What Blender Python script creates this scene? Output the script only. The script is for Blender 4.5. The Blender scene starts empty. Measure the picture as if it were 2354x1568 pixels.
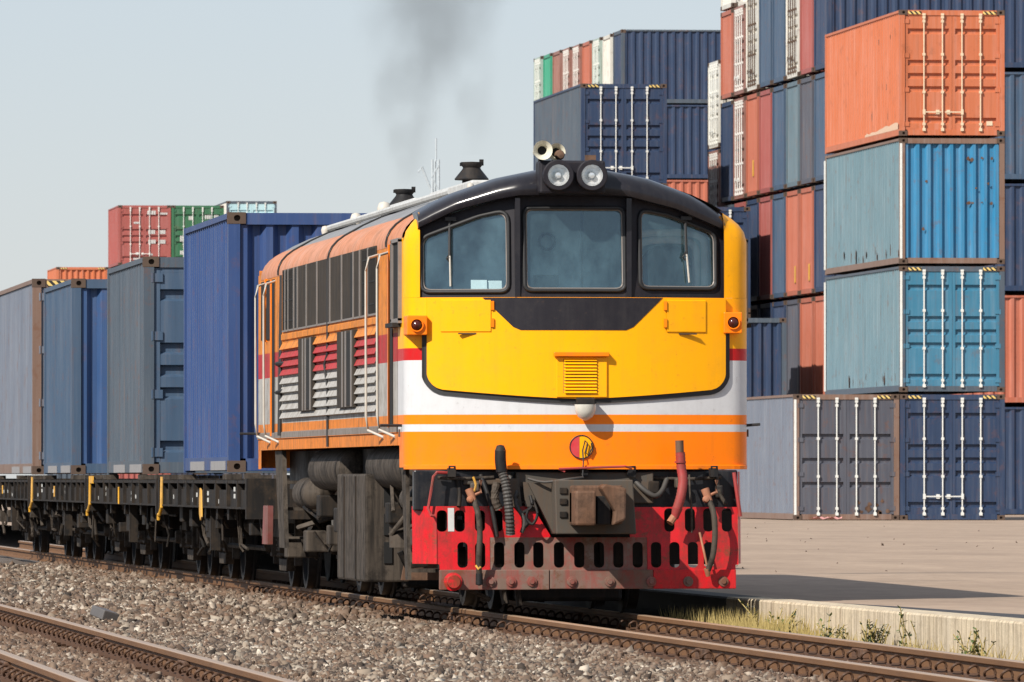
import bpy, bmesh, math, random
import numpy as np
from mathutils import Vector, Matrix
from mathutils.geometry import tessellate_polygon
R = math.radians
random.seed(7)
rng = np.random.default_rng(11)
S = bpy.context.scene
COL = S.collection

# ------------------------------------------------------------------ camera, light, sky
cam = bpy.data.cameras.new('camera')
camo = bpy.data.objects.new('camera', cam)
COL.objects.link(camo)
cam.sensor_width = 36.0
cam.lens = 21400.0 / 2353.0 * 36.0
cam.clip_start = 1.0
cam.clip_end = 12000.0
yaw, pitch = math.atan(2326 / 21400.0), math.atan(316 / 21400.0)
camo.location = (0, 0, 1.1)
camo.rotation_euler = (math.pi / 2 + pitch, 0, -yaw)
cam.dof.use_dof = True
cam.dof.focus_distance = 76.0
cam.dof.aperture_fstop = 26.0
S.camera = camo

SUN_EL, SUN_AZ = 38.0, 46.0          # elevation; azimuth left of the view along the track
w = bpy.data.worlds.new('World')
S.world = w
w.use_nodes = True
wn, wl = w.node_tree.nodes, w.node_tree.links
wn.clear()
sky = wn.new('ShaderNodeTexSky')
sky.sky_type = 'NISHITA'
sky.sun_disc = False
sky.sun_elevation = R(SUN_EL)
sky.sun_rotation = R(180 + SUN_AZ)
sky.air_density = 1.0
sky.dust_density = 0.25
sky.ozone_density = 2.5
bg = wn.new('ShaderNodeBackground')
bg.inputs['Strength'].default_value = 0.074
wo = wn.new('ShaderNodeOutputWorld')
tint = wn.new('ShaderNodeMix')
tint.data_type = 'RGBA'
tint.blend_type = 'MULTIPLY'
tint.inputs[0].default_value = 1.0
tint.inputs[7].default_value = (1.03, 0.985, 1.12, 1)
wl.new(sky.outputs[0], tint.inputs[6])
veil = wn.new('ShaderNodeMix')
veil.data_type = 'RGBA'
veil.inputs[0].default_value = 0.6
veil.inputs[7].default_value = (5.9, 6.6, 7.25, 1)
wl.new(tint.outputs[2], veil.inputs[6])
wl.new(veil.outputs[2], bg.inputs['Color'])
wl.new(bg.outputs[0], wo.inputs['Surface'])

sl = bpy.data.lights.new('sun', 'SUN')
sl.energy = 4.6
sl.angle = R(0.55)
sl.color = (1.0, 0.94, 0.85)
so = bpy.data.objects.new('sun', sl)
COL.objects.link(so)
sd = Vector((math.sin(R(SUN_AZ)) * math.cos(R(SUN_EL)), math.cos(R(SUN_AZ)) * math.cos(R(SUN_EL)), -math.sin(R(SUN_EL))))
so.rotation_euler = sd.to_track_quat('-Z', 'Y').to_euler()
so.location = (-20, 40, 40)
S.view_settings.view_transform = 'Standard'
S.view_settings.look = 'None'
S.view_settings.exposure = 0.45
S.view_settings.gamma = 1.0

# ------------------------------------------------------------------ materials
def new_mat(name):
    m = bpy.data.materials.new(name)
    m.use_nodes = True
    nt = m.node_tree
    return m, nt, nt.nodes['Principled BSDF']

def node(nt, t, **kw):
    n = nt.nodes.new(t)
    for k, v in kw.items():
        if k in n.inputs: n.inputs[k].default_value = v
        else: setattr(n, k, v)
    return n

def mixc(nt, fac, a, b, mode='MIX'):
    n = nt.nodes.new('ShaderNodeMix')
    n.data_type = 'RGBA'
    n.blend_type = mode
    for s, v in ((0, fac), (6, a), (7, b)):
        if hasattr(v, 'links') or hasattr(v, 'node'): nt.links.new(v, n.inputs[s])
        elif s == 0: n.inputs[0].default_value = v
        else: n.inputs[s].default_value = (*v, 1) if len(v) == 3 else v
    return n.outputs[2]

def coords(nt, scale=(1, 1, 1), obj_random=False):
    tc = nt.nodes.new('ShaderNodeTexCoord')
    mp = nt.nodes.new('ShaderNodeMapping')
    mp.inputs['Scale'].default_value = scale
    nt.links.new(tc.outputs['Object'], mp.inputs['Vector'])
    if obj_random:
        oi = nt.nodes.new('ShaderNodeObjectInfo')
        mu = node(nt, 'ShaderNodeMath', operation='MULTIPLY')
        mu.inputs[1].default_value = 57.0
        nt.links.new(oi.outputs['Random'], mu.inputs[0])
        cb = nt.nodes.new('ShaderNodeCombineXYZ')
        for i in range(3): nt.links.new(mu.outputs[0], cb.inputs[i])
        nt.links.new(cb.outputs[0], mp.inputs['Location'])
    return mp.outputs[0]

def noise(nt, vec, scale, detail=4, rough=0.6):
    n = node(nt, 'ShaderNodeTexNoise')
    n.inputs['Scale'].default_value = scale
    n.inputs['Detail'].default_value = detail
    n.inputs['Roughness'].default_value = rough
    nt.links.new(vec, n.inputs['Vector'])
    return n.outputs['Fac']

def ramp(nt, fac, a, b, ca=0.0, cb=1.0):
    n = node(nt, 'ShaderNodeMapRange')
    n.inputs[1].default_value, n.inputs[2].default_value = a, b
    n.inputs[3].default_value, n.inputs[4].default_value = ca, cb
    nt.links.new(fac, n.inputs[0])
    return n.outputs[0]

def bump(nt, p, fac, strength, dist=0.01):
    b = node(nt, 'ShaderNodeBump')
    b.inputs['Strength'].default_value = strength
    b.inputs['Distance'].default_value = dist
    nt.links.new(fac, b.inputs['Height'])
    nt.links.new(b.outputs[0], p.inputs['Normal'])

def mul(nt, a, b):
    n = node(nt, 'ShaderNodeMath', operation='MULTIPLY')
    nt.links.new(a, n.inputs[0])
    if hasattr(b, 'links'): nt.links.new(b, n.inputs[1])
    else: n.inputs[1].default_value = b
    return n.outputs[0]

def paint(name, col, rough=0.5, dirt=(0.10, 0.075, 0.05), amount=0.35, streak=True, fade=0.25, metallic=0.0, bands=None, coat=0.0, spots=0.0, chips=0.14):
    """weathered paint: colour (or bands of colour by height) + fading + vertical dirt streaks + grime blotches"""
    m, nt, p = new_mat(name)
    base = col
    if bands:
        tc = nt.nodes.new('ShaderNodeTexCoord')
        sp = nt.nodes.new('ShaderNodeSeparateXYZ')
        nt.links.new(tc.outputs['Object'], sp.inputs[0])
        f = ramp(nt, sp.outputs['Z'], 1.0, 3.5)
        cr = nt.nodes.new('ShaderNodeValToRGB')
        cr.color_ramp.interpolation = 'CONSTANT'
        els = cr.color_ramp.elements
        els[0].position = 0.0; els[0].color = (*bands[0][1], 1)
        els.remove(els[1])
        for z, c in bands[1:]:
            e = els.new((z - 1.0) / 2.5); e.color = (*c, 1)
        nt.links.new(f, cr.inputs[0])
        base = cr.outputs[0]
    v1 = coords(nt, (1, 1, 1), True)
    n1 = noise(nt, v1, 1.7, 5, 0.65)
    f1 = ramp(nt, n1, 0.35, 0.75, 0.0, fade)
    mixn = nt.nodes.new('ShaderNodeMix'); mixn.data_type = 'RGBA'; mixn.blend_type = 'MIX'
    nt.links.new(f1, mixn.inputs[0])
    if hasattr(base, 'links'): nt.links.new(base, mixn.inputs[6])
    else: mixn.inputs[6].default_value = (*base, 1)
    mixn.inputs[7].default_value = (0.52, 0.48, 0.44, 1) if max(col) > 0.12 else (*[min(1, 2.2 * x + 0.008) for x in col], 1)
    c = mixn.outputs[2]
    if streak:
        v2 = coords(nt, (7, 7, 0.45), True)
        n2 = noise(nt, v2, 1.6, 5, 0.7)
        c = mixc(nt, ramp(nt, n2, 0.46, 0.70, 0.0, amount), c, dirt)
    n3 = noise(nt, v1, 6.0, 6, 0.75)
    c = mixc(nt, ramp(nt, n3, 0.48, 0.68, 0.0, amount), c, dirt)
    if chips:
        n7 = noise(nt, v1, 24.0, 3, 0.6)
        c = mixc(nt, ramp(nt, n7, 0.66, 0.70, 0.0, chips), c, (0.10, 0.05, 0.03))
    if spots:
        n4 = noise(nt, v1, 2.6, 8, 0.8)
        c = mixc(nt, ramp(nt, n4, 0.545, 0.60, 0.0, spots), c, (0.13, 0.05, 0.022))
    nt.links.new(c, p.inputs['Base Color'])
    nt.links.new(ramp(nt, n3, 0.3, 0.8, rough * 0.8, min(1, rough * 1.35)), p.inputs['Roughness'])
    p.inputs['Metallic'].default_value = metallic
    p.inputs['Specular IOR Level'].default_value = 0.25
    p.inputs['Coat Weight'].default_value = coat
    p.inputs['Coat Roughness'].default_value = 0.12
    bump(nt, p, n1, 0.12, 0.02)
    return m

def plain(name, col, rough=0.6, metallic=0.0, spec=0.5):
    m, nt, p = new_mat(name)
    n = noise(nt, coords(nt, (1, 1, 1), True), 9.0, 5, 0.7)
    a = tuple(max(0, x * 0.72) for x in col); b = tuple(min(1, x * 1.25) for x in col)
    nt.links.new(mixc(nt, n, a, b), p.inputs['Base Color'])
    p.inputs['Roughness'].default_value = rough
    p.inputs['Metallic'].default_value = metallic
    p.inputs['Specular IOR Level'].default_value = spec
    bump(nt, p, n, 0.15, 0.01)
    return m

ORANGE = (0.96, 0.21, 0.0)
YELLOW = (0.97, 0.41, 0.0)
RED = (0.50, 0.008, 0.010)
SILVER = (0.58, 0.58, 0.59)
M = {}
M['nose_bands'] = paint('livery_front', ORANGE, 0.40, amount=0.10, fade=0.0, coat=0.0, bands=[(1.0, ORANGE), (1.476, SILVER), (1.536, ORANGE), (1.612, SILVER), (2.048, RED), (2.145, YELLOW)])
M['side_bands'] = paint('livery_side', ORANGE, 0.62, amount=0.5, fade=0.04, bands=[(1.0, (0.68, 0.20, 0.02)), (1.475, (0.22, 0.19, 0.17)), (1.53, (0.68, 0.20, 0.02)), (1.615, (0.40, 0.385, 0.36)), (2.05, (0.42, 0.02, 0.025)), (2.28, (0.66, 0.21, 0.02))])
M['yellow'] = paint('nose_yellow', YELLOW, 0.40, amount=0.08, fade=0.0, coat=0.0, streak=True)
M['orange'] = paint('orange_paint', ORANGE, 0.4, amount=0.15, fade=0.02)
M['dusty_orange'] = paint('dusty_orange_paint', (0.56, 0.20, 0.08), 0.5, amount=0.4, fade=0.25)
M['black'] = paint('black_gloss', (0.013, 0.012, 0.016), 0.32, dirt=(0.05, 0.045, 0.045), amount=0.2, fade=0.05, coat=0.3)
M['matt_black'] = paint('black_mask', (0.015, 0.0135, 0.018), 0.55, dirt=(0.05, 0.045, 0.045), amount=0.2, fade=0.06)
M['gasket'] = plain('rubber_gasket', (0.016, 0.016, 0.017), 0.6)
M['roof'] = paint('roof_grey', (0.20, 0.205, 0.21), 0.45, amount=0.35, fade=0.3)
M['roof_light'] = paint('roof_light_grey', (0.52, 0.53, 0.52), 0.5, amount=0.3, fade=0.3)
M['grille'] = paint('grille_brown', (0.026, 0.020, 0.015), 0.8, dirt=(0.07, 0.055, 0.04), amount=0.6, fade=0.3)
M['grille_frame'] = plain('grille_frame', (0.24, 0.21, 0.19), 0.5, 0.3)
M['void'] = plain('dark_opening', (0.006, 0.006, 0.006), 0.9)
M['under'] = paint('underframe_grime', (0.007, 0.006, 0.0055), 0.7, dirt=(0.045, 0.031, 0.020), amount=0.7, fade=0.2)
M['under_light'] = paint('underframe_dust', (0.066, 0.052, 0.040), 0.75, dirt=(0.007, 0.0055, 0.0045), amount=0.9, fade=0.15)
M['dark_steel'] = paint('dark_steel', (0.010, 0.010, 0.011), 0.6, dirt=(0.045, 0.035, 0.027), amount=0.5, fade=0.05)
M['red_plate'] = paint('red_plate', (0.56, 0.004, 0.010), 0.30, dirt=(0.10, 0.035, 0.025), amount=0.6, fade=0.04, spots=0.7)
M['rusty_bar'] = paint('rusty_bar', (0.135, 0.078, 0.055), 0.75, dirt=(0.27, 0.035, 0.03), amount=0.7, fade=0.2, spots=0.6)
M['navy_beam'] = paint('navy_beam', (0.010, 0.0115, 0.015), 0.32, dirt=(0.05, 0.045, 0.042), amount=0.45, fade=0.08)
M['rust'] = paint('rusty_steel', (0.125, 0.062, 0.034), 0.75, dirt=(0.035, 0.022, 0.015), amount=0.7, fade=0.1)
M['coupler_grey'] = paint('coupler_grey', (0.070, 0.062, 0.052), 0.65, dirt=(0.10, 0.06, 0.035), amount=0.6, fade=0.15)
M['rubber'] = plain('rubber_hose', (0.05, 0.045, 0.04), 0.65)
M['red_hose'] = paint('red_hose', (0.30, 0.02, 0.02), 0.5, amount=0.45, fade=0.12)
M['copper'] = paint('brass_valve', (0.36, 0.13, 0.06), 0.5, amount=0.4)
M['white_rail'] = plain('pale_handrail', (0.50, 0.46, 0.40), 0.5)
M['cream'] = plain('cream_horn', (0.62, 0.59, 0.48), 0.35)
M['yellow_bit'] = paint('yellow_fitting', (0.72, 0.36, 0.015), 0.5, amount=0.4)
M['stencil'] = plain('stencil_white', (0.5, 0.5, 0.48), 0.6)
M['chrome'] = plain('lamp_reflector', (0.84, 0.84, 0.83), 0.2, 0.55)
M['lens_red'] = plain('dark_red_lens', (0.07, 0.012, 0.008), 0.15)
M['lamp_glass'] = plain('frosted_lamp', (0.55, 0.53, 0.47), 0.25)
M['cab_wall'] = plain('cab_wall_teal', (0.52, 0.74, 0.82), 0.6)
M['cab_dark'] = plain('cab_dark', (0.012, 0.016, 0.02), 0.6)
M['seat_blue'] = plain('seat_vinyl', (0.06, 0.09, 0.11), 0.5)
M['paper'] = plain('paper_white', (0.75, 0.78, 0.76), 0.7)

def glass_mat(name, tint, gloss, dust):
    m, nt, p = new_mat(name)
    nt.nodes.remove(p)
    out = nt.nodes['Material Output']
    tr = node(nt, 'ShaderNodeBsdfTransparent'); tr.inputs[0].default_value = (*tint, 1)
    gl = node(nt, 'ShaderNodeBsdfGlossy'); gl.inputs['Color'].default_value = (0.72, 0.93, 1.0, 1); gl.inputs['Roughness'].default_value = 0.03
    df = node(nt, 'ShaderNodeBsdfDiffuse'); df.inputs[0].default_value = (0.20, 0.36, 0.42, 1)
    a = node(nt, 'ShaderNodeMixShader'); b = node(nt, 'ShaderNodeMixShader')
    n = noise(nt, coords(nt, (1, 1, 0.6)), 2.2, 6, 0.7)
    nt.links.new(ramp(nt, n, 0.36, 0.66, dust * 0.15, dust * 2.2), a.inputs[0])
    nt.links.new(tr.outputs[0], a.inputs[1]); nt.links.new(df.outputs[0], a.inputs[2])
    lw = node(nt, 'ShaderNodeLayerWeight'); lw.inputs[0].default_value = 0.25
    nt.links.new(ramp(nt, lw.outputs['Facing'], 0.15, 1.0, gloss, 0.9), b.inputs[0])
    nt.links.new(a.outputs[0], b.inputs[1]); nt.links.new(gl.outputs[0], b.inputs[2])
    nt.links.new(b.outputs[0], out.inputs[0])
    return m
M['windscreen'] = glass_mat('dusty_windscreen', (0.82, 0.93, 0.95), 0.13, 0.10)
M['lens'] = glass_mat('clear_lens', (0.97, 0.97, 0.97), 0.06, 0.03)

def hazard_mat():
    m, nt, p = new_mat('hazard_stripes')
    tc = nt.nodes.new('ShaderNodeTexCoord')
    sp = nt.nodes.new('ShaderNodeSeparateXYZ'); nt.links.new(tc.outputs['Object'], sp.inputs[0])
    ad = node(nt, 'ShaderNodeMath', operation='ADD')
    nt.links.new(sp.outputs['X'], ad.inputs[0]); nt.links.new(sp.outputs['Z'], ad.inputs[1])
    md = node(nt, 'ShaderNodeMath', operation='PINGPONG'); md.inputs[1].default_value = 0.055
    nt.links.new(ad.outputs[0], md.inputs[0])
    gt = node(nt, 'ShaderNodeMath', operation='GREATER_THAN'); gt.inputs[1].default_value = 0.0275
    nt.links.new(md.outputs[0], gt.inputs[0])
    nt.links.new(mixc(nt, gt.outputs[0], (0.02, 0.018, 0.015), (0.70, 0.50, 0.16)), p.inputs['Base Color'])
    p.inputs['Roughness'].default_value = 0.6
    return m
M['hazard'] = hazard_mat()

CC = {}
def cont_mat(name, col, fade=0.22, rust=0.35, rough=0.52):
    m, nt, p = new_mat('container_' + name)
    v = coords(nt, (1, 1, 1), True)
    n1 = noise(nt, v, 0.8, 5, 0.6)
    c = mixc(nt, ramp(nt, n1, 0.3, 0.8, 0.0, fade), col, tuple(min(1, 0.9 * x + 0.6 * (sum(col) / 3) + 0.05) for x in col))
    n2 = noise(nt, coords(nt, (6, 6, 0.22), True), 1.9, 6, 0.7)
    c = mixc(nt, ramp(nt, n2, 0.48, 0.75, 0.0, 0.6 * (0.5 + rust)), c, tuple(min(1, 0.8 * x + 0.6 * (sum(col) / 3) + 0.06) for x in col))
    c = mixc(nt, ramp(nt, n2, 0.42, 0.2, 0.0, 0.45), c, tuple(0.45 * x for x in col))
    n6 = noise(nt, coords(nt, (11, 11, 0.4), True), 1.3, 5, 0.75)
    c = mixc(nt, ramp(nt, n6, 0.55, 0.70, 0.0, rust * 1.1), c, (0.15, 0.075, 0.04))
    n3 = noise(nt, v, 3.1, 9, 0.75)
    c = mixc(nt, ramp(nt, n3, 0.56, 0.63, 0.0, rust), c, (0.14, 0.055, 0.025))
    n5 = noise(nt, v, 14.0, 4, 0.7)
    c = mixc(nt, ramp(nt, n5, 0.63, 0.70, 0.0, rust), c, (0.12, 0.05, 0.025))
    nt.links.new(c, p.inputs['Base Color'])
    p.inputs['Roughness'].default_value = rough
    bump(nt, p, n1, 0.10, 0.05)
    return m
for k, c, f, r_ in (
    ('navy', (0.012, 0.031, 0.078), .16, .25), ('blue', (0.020, 0.062, 0.165), .16, .2), ('royal', (0.014, 0.046, 0.155), .22, .2),
    ('slate', (0.048, 0.068, 0.092), .25, .35), ('steel', (0.032, 0.066, 0.118), .22, .25), ('greyblue', (0.115, 0.135, 0.175), .25, .35),
    ('grey', (0.058, 0.062, 0.082), .25, .4), ('teal', (0.026, 0.15, 0.245), .28, .3), ('cyan', (0.016, 0.165, 0.32), .18, .35), ('paleteal', (0.100, 0.175, 0.208), .3, .3),
    ('orange', (0.46, 0.122, 0.044), .14, .25), ('redorange', (0.37, 0.10, 0.052), .14, .2), ('red', (0.29, 0.066, 0.054), .2, .2), ('rust', (0.24, 0.10, 0.072), .3, .6),
    ('white', (0.54, 0.52, 0.46), .2, .35), ('green', (0.02, 0.26, 0.15), .25, .2), ('darkgreen', (0.018, 0.11, 0.045), .2, .2), ('palegreen', (0.28, 0.36, 0.31), .3, .35),
    ('brown', (0.17, 0.10, 0.07), .2, .5), ('greyteal', (0.085, 0.135, 0.165), .25, .3), ('paleblue', (0.34, 0.52, 0.56), .2, .2)):
    CC[k] = cont_mat(k, c, f, r_)
M['bar_white'] = plain('locking_bar_paint', (0.66, 0.66, 0.62), 0.45)
M['bar_cream'] = plain('locking_bar_cream', (0.66, 0.52, 0.36), 0.45)
M['pocket'] = plain('pocket_grey', (0.26, 0.25, 0.25), .6)
M['far_white'] = plain('far_white', (.42, .47, .50), .6)
M['casting'] = paint('casting_rust', (0.085, 0.055, 0.042), 0.7, amount=0.5, fade=0.1)

# ------------------------------------------------------------------ mesh builder
class MB:
    def __init__(s): s.v = []; s.f = []
    def add(s, vs, fs):
        o = len(s.v); s.v += [tuple(v) for v in vs]; s.f += [tuple(i + o for i in f) for f in fs]; return s
    def box(s, x0, x1, y0, y1, z0, z1):
        return s.add([(x, y, z) for z in (z0, z1) for y in (y0, y1) for x in (x0, x1)],
                     [(0, 2, 3, 1), (4, 5, 7, 6), (0, 1, 5, 4), (2, 6, 7, 3), (0, 4, 6, 2), (1, 3, 7, 5)])
    def obox(s, c, size, rot):
        m = Matrix.Rotation(rot[2], 3, 'Z') @ Matrix.Rotation(rot[1], 3, 'Y') @ Matrix.Rotation(rot[0], 3, 'X')
        vs = []
        for z in (-.5, .5):
            for y in (-.5, .5):
                for x in (-.5, .5):
                    vs.append(Vector(c) + m @ Vector((x * size[0], y * size[1], z * size[2])))
        return s.add(vs, [(0, 2, 3, 1), (4, 5, 7, 6), (0, 1, 5, 4), (2, 6, 7, 3), (0, 4, 6, 2), (1, 3, 7, 5)])
    def prism(s, poly, axis, a0, a1):
        n = len(poly)
        def mk(p, a):
            return {'x': (a, p[0], p[1]), 'y': (p[0], a, p[1]), 'z': (p[0], p[1], a)}[axis]
        vs = [mk(p, a0) for p in poly] + [mk(p, a1) for p in poly]
        return s.add(vs, [tuple(range(n))[::-1], tuple(range(n, 2 * n))] + [(i, (i + 1) % n, n + (i + 1) % n, n + i) for i in range(n)])
    def grid(s, rows, closed=False):
        n = len(rows[0]); vs = [p for r_ in rows for p in r_]; fs = []
        for j in range(len(rows) - 1):
            for i in range(n - (0 if closed else 1)):
                k = (i + 1) % n
                fs.append((j * n + i, j * n + k, (j + 1) * n + k, (j + 1) * n + i))
        return s.add(vs, fs)
    def tube(s, pts, r, n=8, ribs=0.0, cap=True):
        pts = [Vector(p) for p in pts]; rows = []
        up = Vector((0.13, 0.31, 0.94))
        for i, p in enumerate(pts):
            t = (pts[min(i + 1, len(pts) - 1)] - pts[max(i - 1, 0)]).normalized()
            a = t.cross(up)
            if a.length < 0.05: a = t.cross(Vector((1, 0, 0)))
            a.normalize(); b = t.cross(a)
            rr = r[i] if isinstance(r, (list, tuple)) else r
            if ribs and i % 2: rr *= 1 - ribs
            rows.append([p + (a * math.cos(2 * math.pi * k / n) + b * math.sin(2 * math.pi * k / n)) * rr for k in range(n)])
        o = len(s.v)
        s.grid(rows, True)
        if cap:
            s.f.append(tuple(o + k for k in range(n))); s.f.append(tuple(o + (len(rows) - 1) * n + k for k in range(n))[::-1])
        return s
    def cyl(s, p0, p1, r, n=20, r1=None): return s.tube([p0, p1], [r, r if r1 is None else r1], n)
    def lathe(s, prof, c, axis='y', n=24):
        rows = []
        for r_, h in prof:
            row = []
            for k in range(n):
                a = 2 * math.pi * k / n; x, y = r_ * math.cos(a), r_ * math.sin(a)
                row.append({'y': (c[0] + x, c[1] + h, c[2] + y), 'z': (c[0] + x, c[1] + y, c[2] + h), 'x': (c[0] + h, c[1] + x, c[2] + y)}[axis])
            rows.append(row)
        return s.grid(rows, True)
    def plate(s, outer, holes, fn, t):
        """flat plate with holes; fn(u, z, d) -> xyz where d is the depth through the plate (0 front .. t back)"""
        loops = [outer] + holes
        tri = tessellate_polygon([[Vector((p[0], p[1], 0)) for p in l] for l in loops])
        flat = [p for l in loops for p in l]; n = len(flat)
        vs = [fn(p[0], p[1], 0.0) for p in flat] + [fn(p[0], p[1], t) for p in flat]
        fs = [tuple(a) for a in tri] + [tuple(i + n for i in a)[::-1] for a in tri]
        o = 0
        for l in loops:
            k = len(l)
            fs += [(o + i, o + (i + 1) % k, n + o + (i + 1) % k, n + o + i) for i in range(k)]
            o += k
        return s.add(vs, fs)
    def mesh(s, name, smooth=None):
        me = bpy.data.meshes.new(name)
        me.from_pydata(s.v, [], s.f); 
        bm = bmesh.new(); bm.from_mesh(me)
        bmesh.ops.recalc_face_normals(bm, faces=bm.faces[:])
        bm.to_mesh(me); bm.free()
        if smooth:
            me.polygons.foreach_set('use_smooth', [True] * len(me.polygons))
            me.set_sharp_from_angle(angle=R(smooth))
        return me
    def build(s, name, mat, parent=None, smooth=None, bevel=0.0, loc=None, rot=None):
        me = s.mesh(name, smooth)
        me.materials.append(mat)
        o = bpy.data.objects.new(name, me); COL.objects.link(o)
        if parent: o.parent = parent
        if loc: o.location = loc
        if rot: o.rotation_euler = rot
        if bevel:
            b = o.modifiers.new('bevel', 'BEVEL'); b.width = bevel; b.segments = 2; b.limit_method = 'ANGLE'; b.angle_limit = R(40)
        return o

def thing(name, label, cat, loc=(0, 0, 0), rz=0, group=None):
    o = bpy.data.objects.new(name, None); COL.objects.link(o)
    o.location = loc; o.rotation_euler = (0, 0, rz); o.empty_display_size = 0.3
    return tag(o, label, cat, group)
def tag(o, label, cat, group=None, kind=None):
    if label: o['label'] = label
    if cat: o['category'] = cat
    if group: o['group'] = group
    if kind: o['kind'] = kind
    return o
def inst(name, me, mat, parent, loc=(0, 0, 0), rot=(0, 0, 0)):
    o = bpy.data.objects.new(name, me); COL.objects.link(o)
    o.parent = parent; o.location = loc; o.rotation_euler = rot
    if len(me.materials) == 0: me.materials.append(mat)
    o.material_slots[0].link = 'OBJECT'; o.material_slots[0].material = mat
    return o
def rrect(x0, x1, z0, z1, r, n=5):
    pts = []
    for cx, cz, a in ((x1 - r, z1 - r, 0), (x0 + r, z1 - r, 90), (x0 + r, z0 + r, 180), (x1 - r, z0 + r, 270)):
        for k in range(n + 1):
            t = R(a + 90 * k / n); pts.append((cx + r * math.cos(t), cz + r * math.sin(t)))
    return pts
def rpoly(pts, r, n=5):
    """round the corners of a polygon"""
    out = []
    m = len(pts)
    for i in range(m):
        p = Vector(pts[i]); a = (Vector(pts[i - 1]) - p); b = (Vector(pts[(i + 1) % m]) - p)
        rr = r[i] if isinstance(r, (list, tuple)) else r
        p0 = p + a.normalized() * rr; p1 = p + b.normalized() * rr
        for k in range(n + 1):
            t = k / n
            out.append(tuple(p0 * (1 - t) ** 2 + p * 2 * t * (1 - t) + p1 * t * t))
    return out

# ------------------------------------------------------------------ setting: ground, yard, ballast
def ground_mat(name, c1, c2, scale, rough=0.9, bumpd=0.02, stretch=(1, 1, 1), c3=None):
    m, nt, p = new_mat(name)
    v = coords(nt, stretch)
    n1 = noise(nt, v, scale, 8, 0.7)
    c = mixc(nt, ramp(nt, n1, 0.3, 0.7), c1, c2)
    n2 = noise(nt, v, scale * 9, 6, 0.75)
    c = mixc(nt, ramp(nt, n2, 0.35, 0.75, 0, 0.55), c, c3 or tuple(0.5 * x for x in c1))
    nt.links.new(c, p.inputs['Base Color'])
    p.inputs['Roughness'].default_value = rough
    bump(nt, p, n2, 0.5, bumpd)
    return m
M['earth'] = ground_mat('ballast_bed', (0.10, 0.075, 0.058), (0.15, 0.12, 0.095), 1.2, c3=(0.04, 0.03, 0.024))
M['concrete_yard'] = ground_mat('yard_concrete', (0.43, 0.315, 0.225), (0.28, 0.20, 0.142), 0.55, stretch=(1, 0.3, 1), bumpd=0.008, c3=(0.19, 0.135, 0.095))
M['asphalt'] = ground_mat('asphalt_strip', (0.035, 0.034, 0.04), (0.06, 0.058, 0.06), 1.5)  # near-black tone that paints a shadow wedge on the yard
M['wall_concrete'] = None

def structure(o): o['kind'] = 'structure'; return o
structure(MB().add([(-3000, -200, -.36), (3000, -200, -.36), (3000, 6000, -.36), (-3000, 6000, -.36)], [(0, 1, 2, 3)]).build('ground', M['earth']))

def wall_x(Y): return 10.10 if Y > 75.5 else 10.10 + (75.5 - Y) * 0.0185
YD = [40, 50, 60, 68, 75.5, 90, 400, 3000]
ym = MB()
ym.grid([[(wall_x(y) + 0.30, y, 0.10 if y < 76 else 0.14), (1500, y, 0.10 if y < 76 else 0.14)] for y in YD])
structure(ym.build('yard_pavement', M['concrete_yard']))
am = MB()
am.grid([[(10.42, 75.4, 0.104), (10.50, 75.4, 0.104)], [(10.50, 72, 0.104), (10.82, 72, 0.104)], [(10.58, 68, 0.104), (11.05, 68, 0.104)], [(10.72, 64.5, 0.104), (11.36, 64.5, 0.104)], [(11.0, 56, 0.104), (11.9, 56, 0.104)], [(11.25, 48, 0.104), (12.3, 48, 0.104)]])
structure(am.build('asphalt_strip', M['asphalt']))  # flat dark sheet standing in for a cast shadow

def wall_mat():
    m, nt, p = new_mat('wall_concrete')
    n1 = noise(nt, coords(nt, (1, 1, 1)), 1.1, 6, 0.65)
    c = mixc(nt, ramp(nt, n1, 0.3, 0.7), (0.66, 0.54, 0.37), (0.50, 0.42, 0.31))
    n2 = noise(nt, coords(nt, (5, 5, 0.5)), 2.0, 6, 0.75)
    c = mixc(nt, ramp(nt, n2, 0.45, 0.66, 0, 0.8), c, (0.20, 0.15, 0.095))
    n3 = noise(nt, coords(nt, (1, 1, 1)), 14, 5, 0.7)
    c = mixc(nt, ramp(nt, n3, 0.55, 0.75, 0, 0.5), c, (0.12, 0.095, 0.07))
    nt.links.new(c, p.inputs['Base Color']); p.inputs['Roughness'].default_value = 0.9
    bump(nt, p, n3, 0.5, 0.02)
    return m
M['wall_concrete'] = wall_mat()
M['sombre_shade_concrete'] = plain('sombre_shade_concrete', (.06, .055, .048), .9)  # concrete darkened to paint in the deep shade under the locomotive
pw = thing('platform_wall', 'low weathered concrete retaining wall along the platform edge beside the front track', 'wall', (10.1, 60, 0))
for a, b in ((40.0, 47.3), (47.33, 55.0), (55.03, 62.8), (62.84, 70.5), (70.53, 76.5), (76.53, 90.0)):
    mb = MB()
    x0, x1 = wall_x(a) - 10.1, wall_x(b) - 10.1
    ys = (a - 60, b - 60)
    mb.grid([[(x0, ys[0], -.36), (x0, ys[0], 0.02), (x0, ys[0], 0.025), (x0, ys[0], 0.105), (x0 + .012, ys[0], 0.12), (x0 + .31, ys[0], 0.12), (x0 + .31, ys[0], -.36)],
             [(x1, ys[1], -.36), (x1, ys[1], 0.02), (x1, ys[1], 0.025), (x1, ys[1], 0.105), (x1 + .012, ys[1], 0.12), (x1 + .31, ys[1], 0.12), (x1 + .31, ys[1], -.36)]], True)
    mb.f += [tuple(range(7)), tuple(range(7, 14))[::-1]]
    mb.build('wall_block', M['wall_concrete'] if a < 76 else M['sombre_shade_concrete'], pw)

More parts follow.
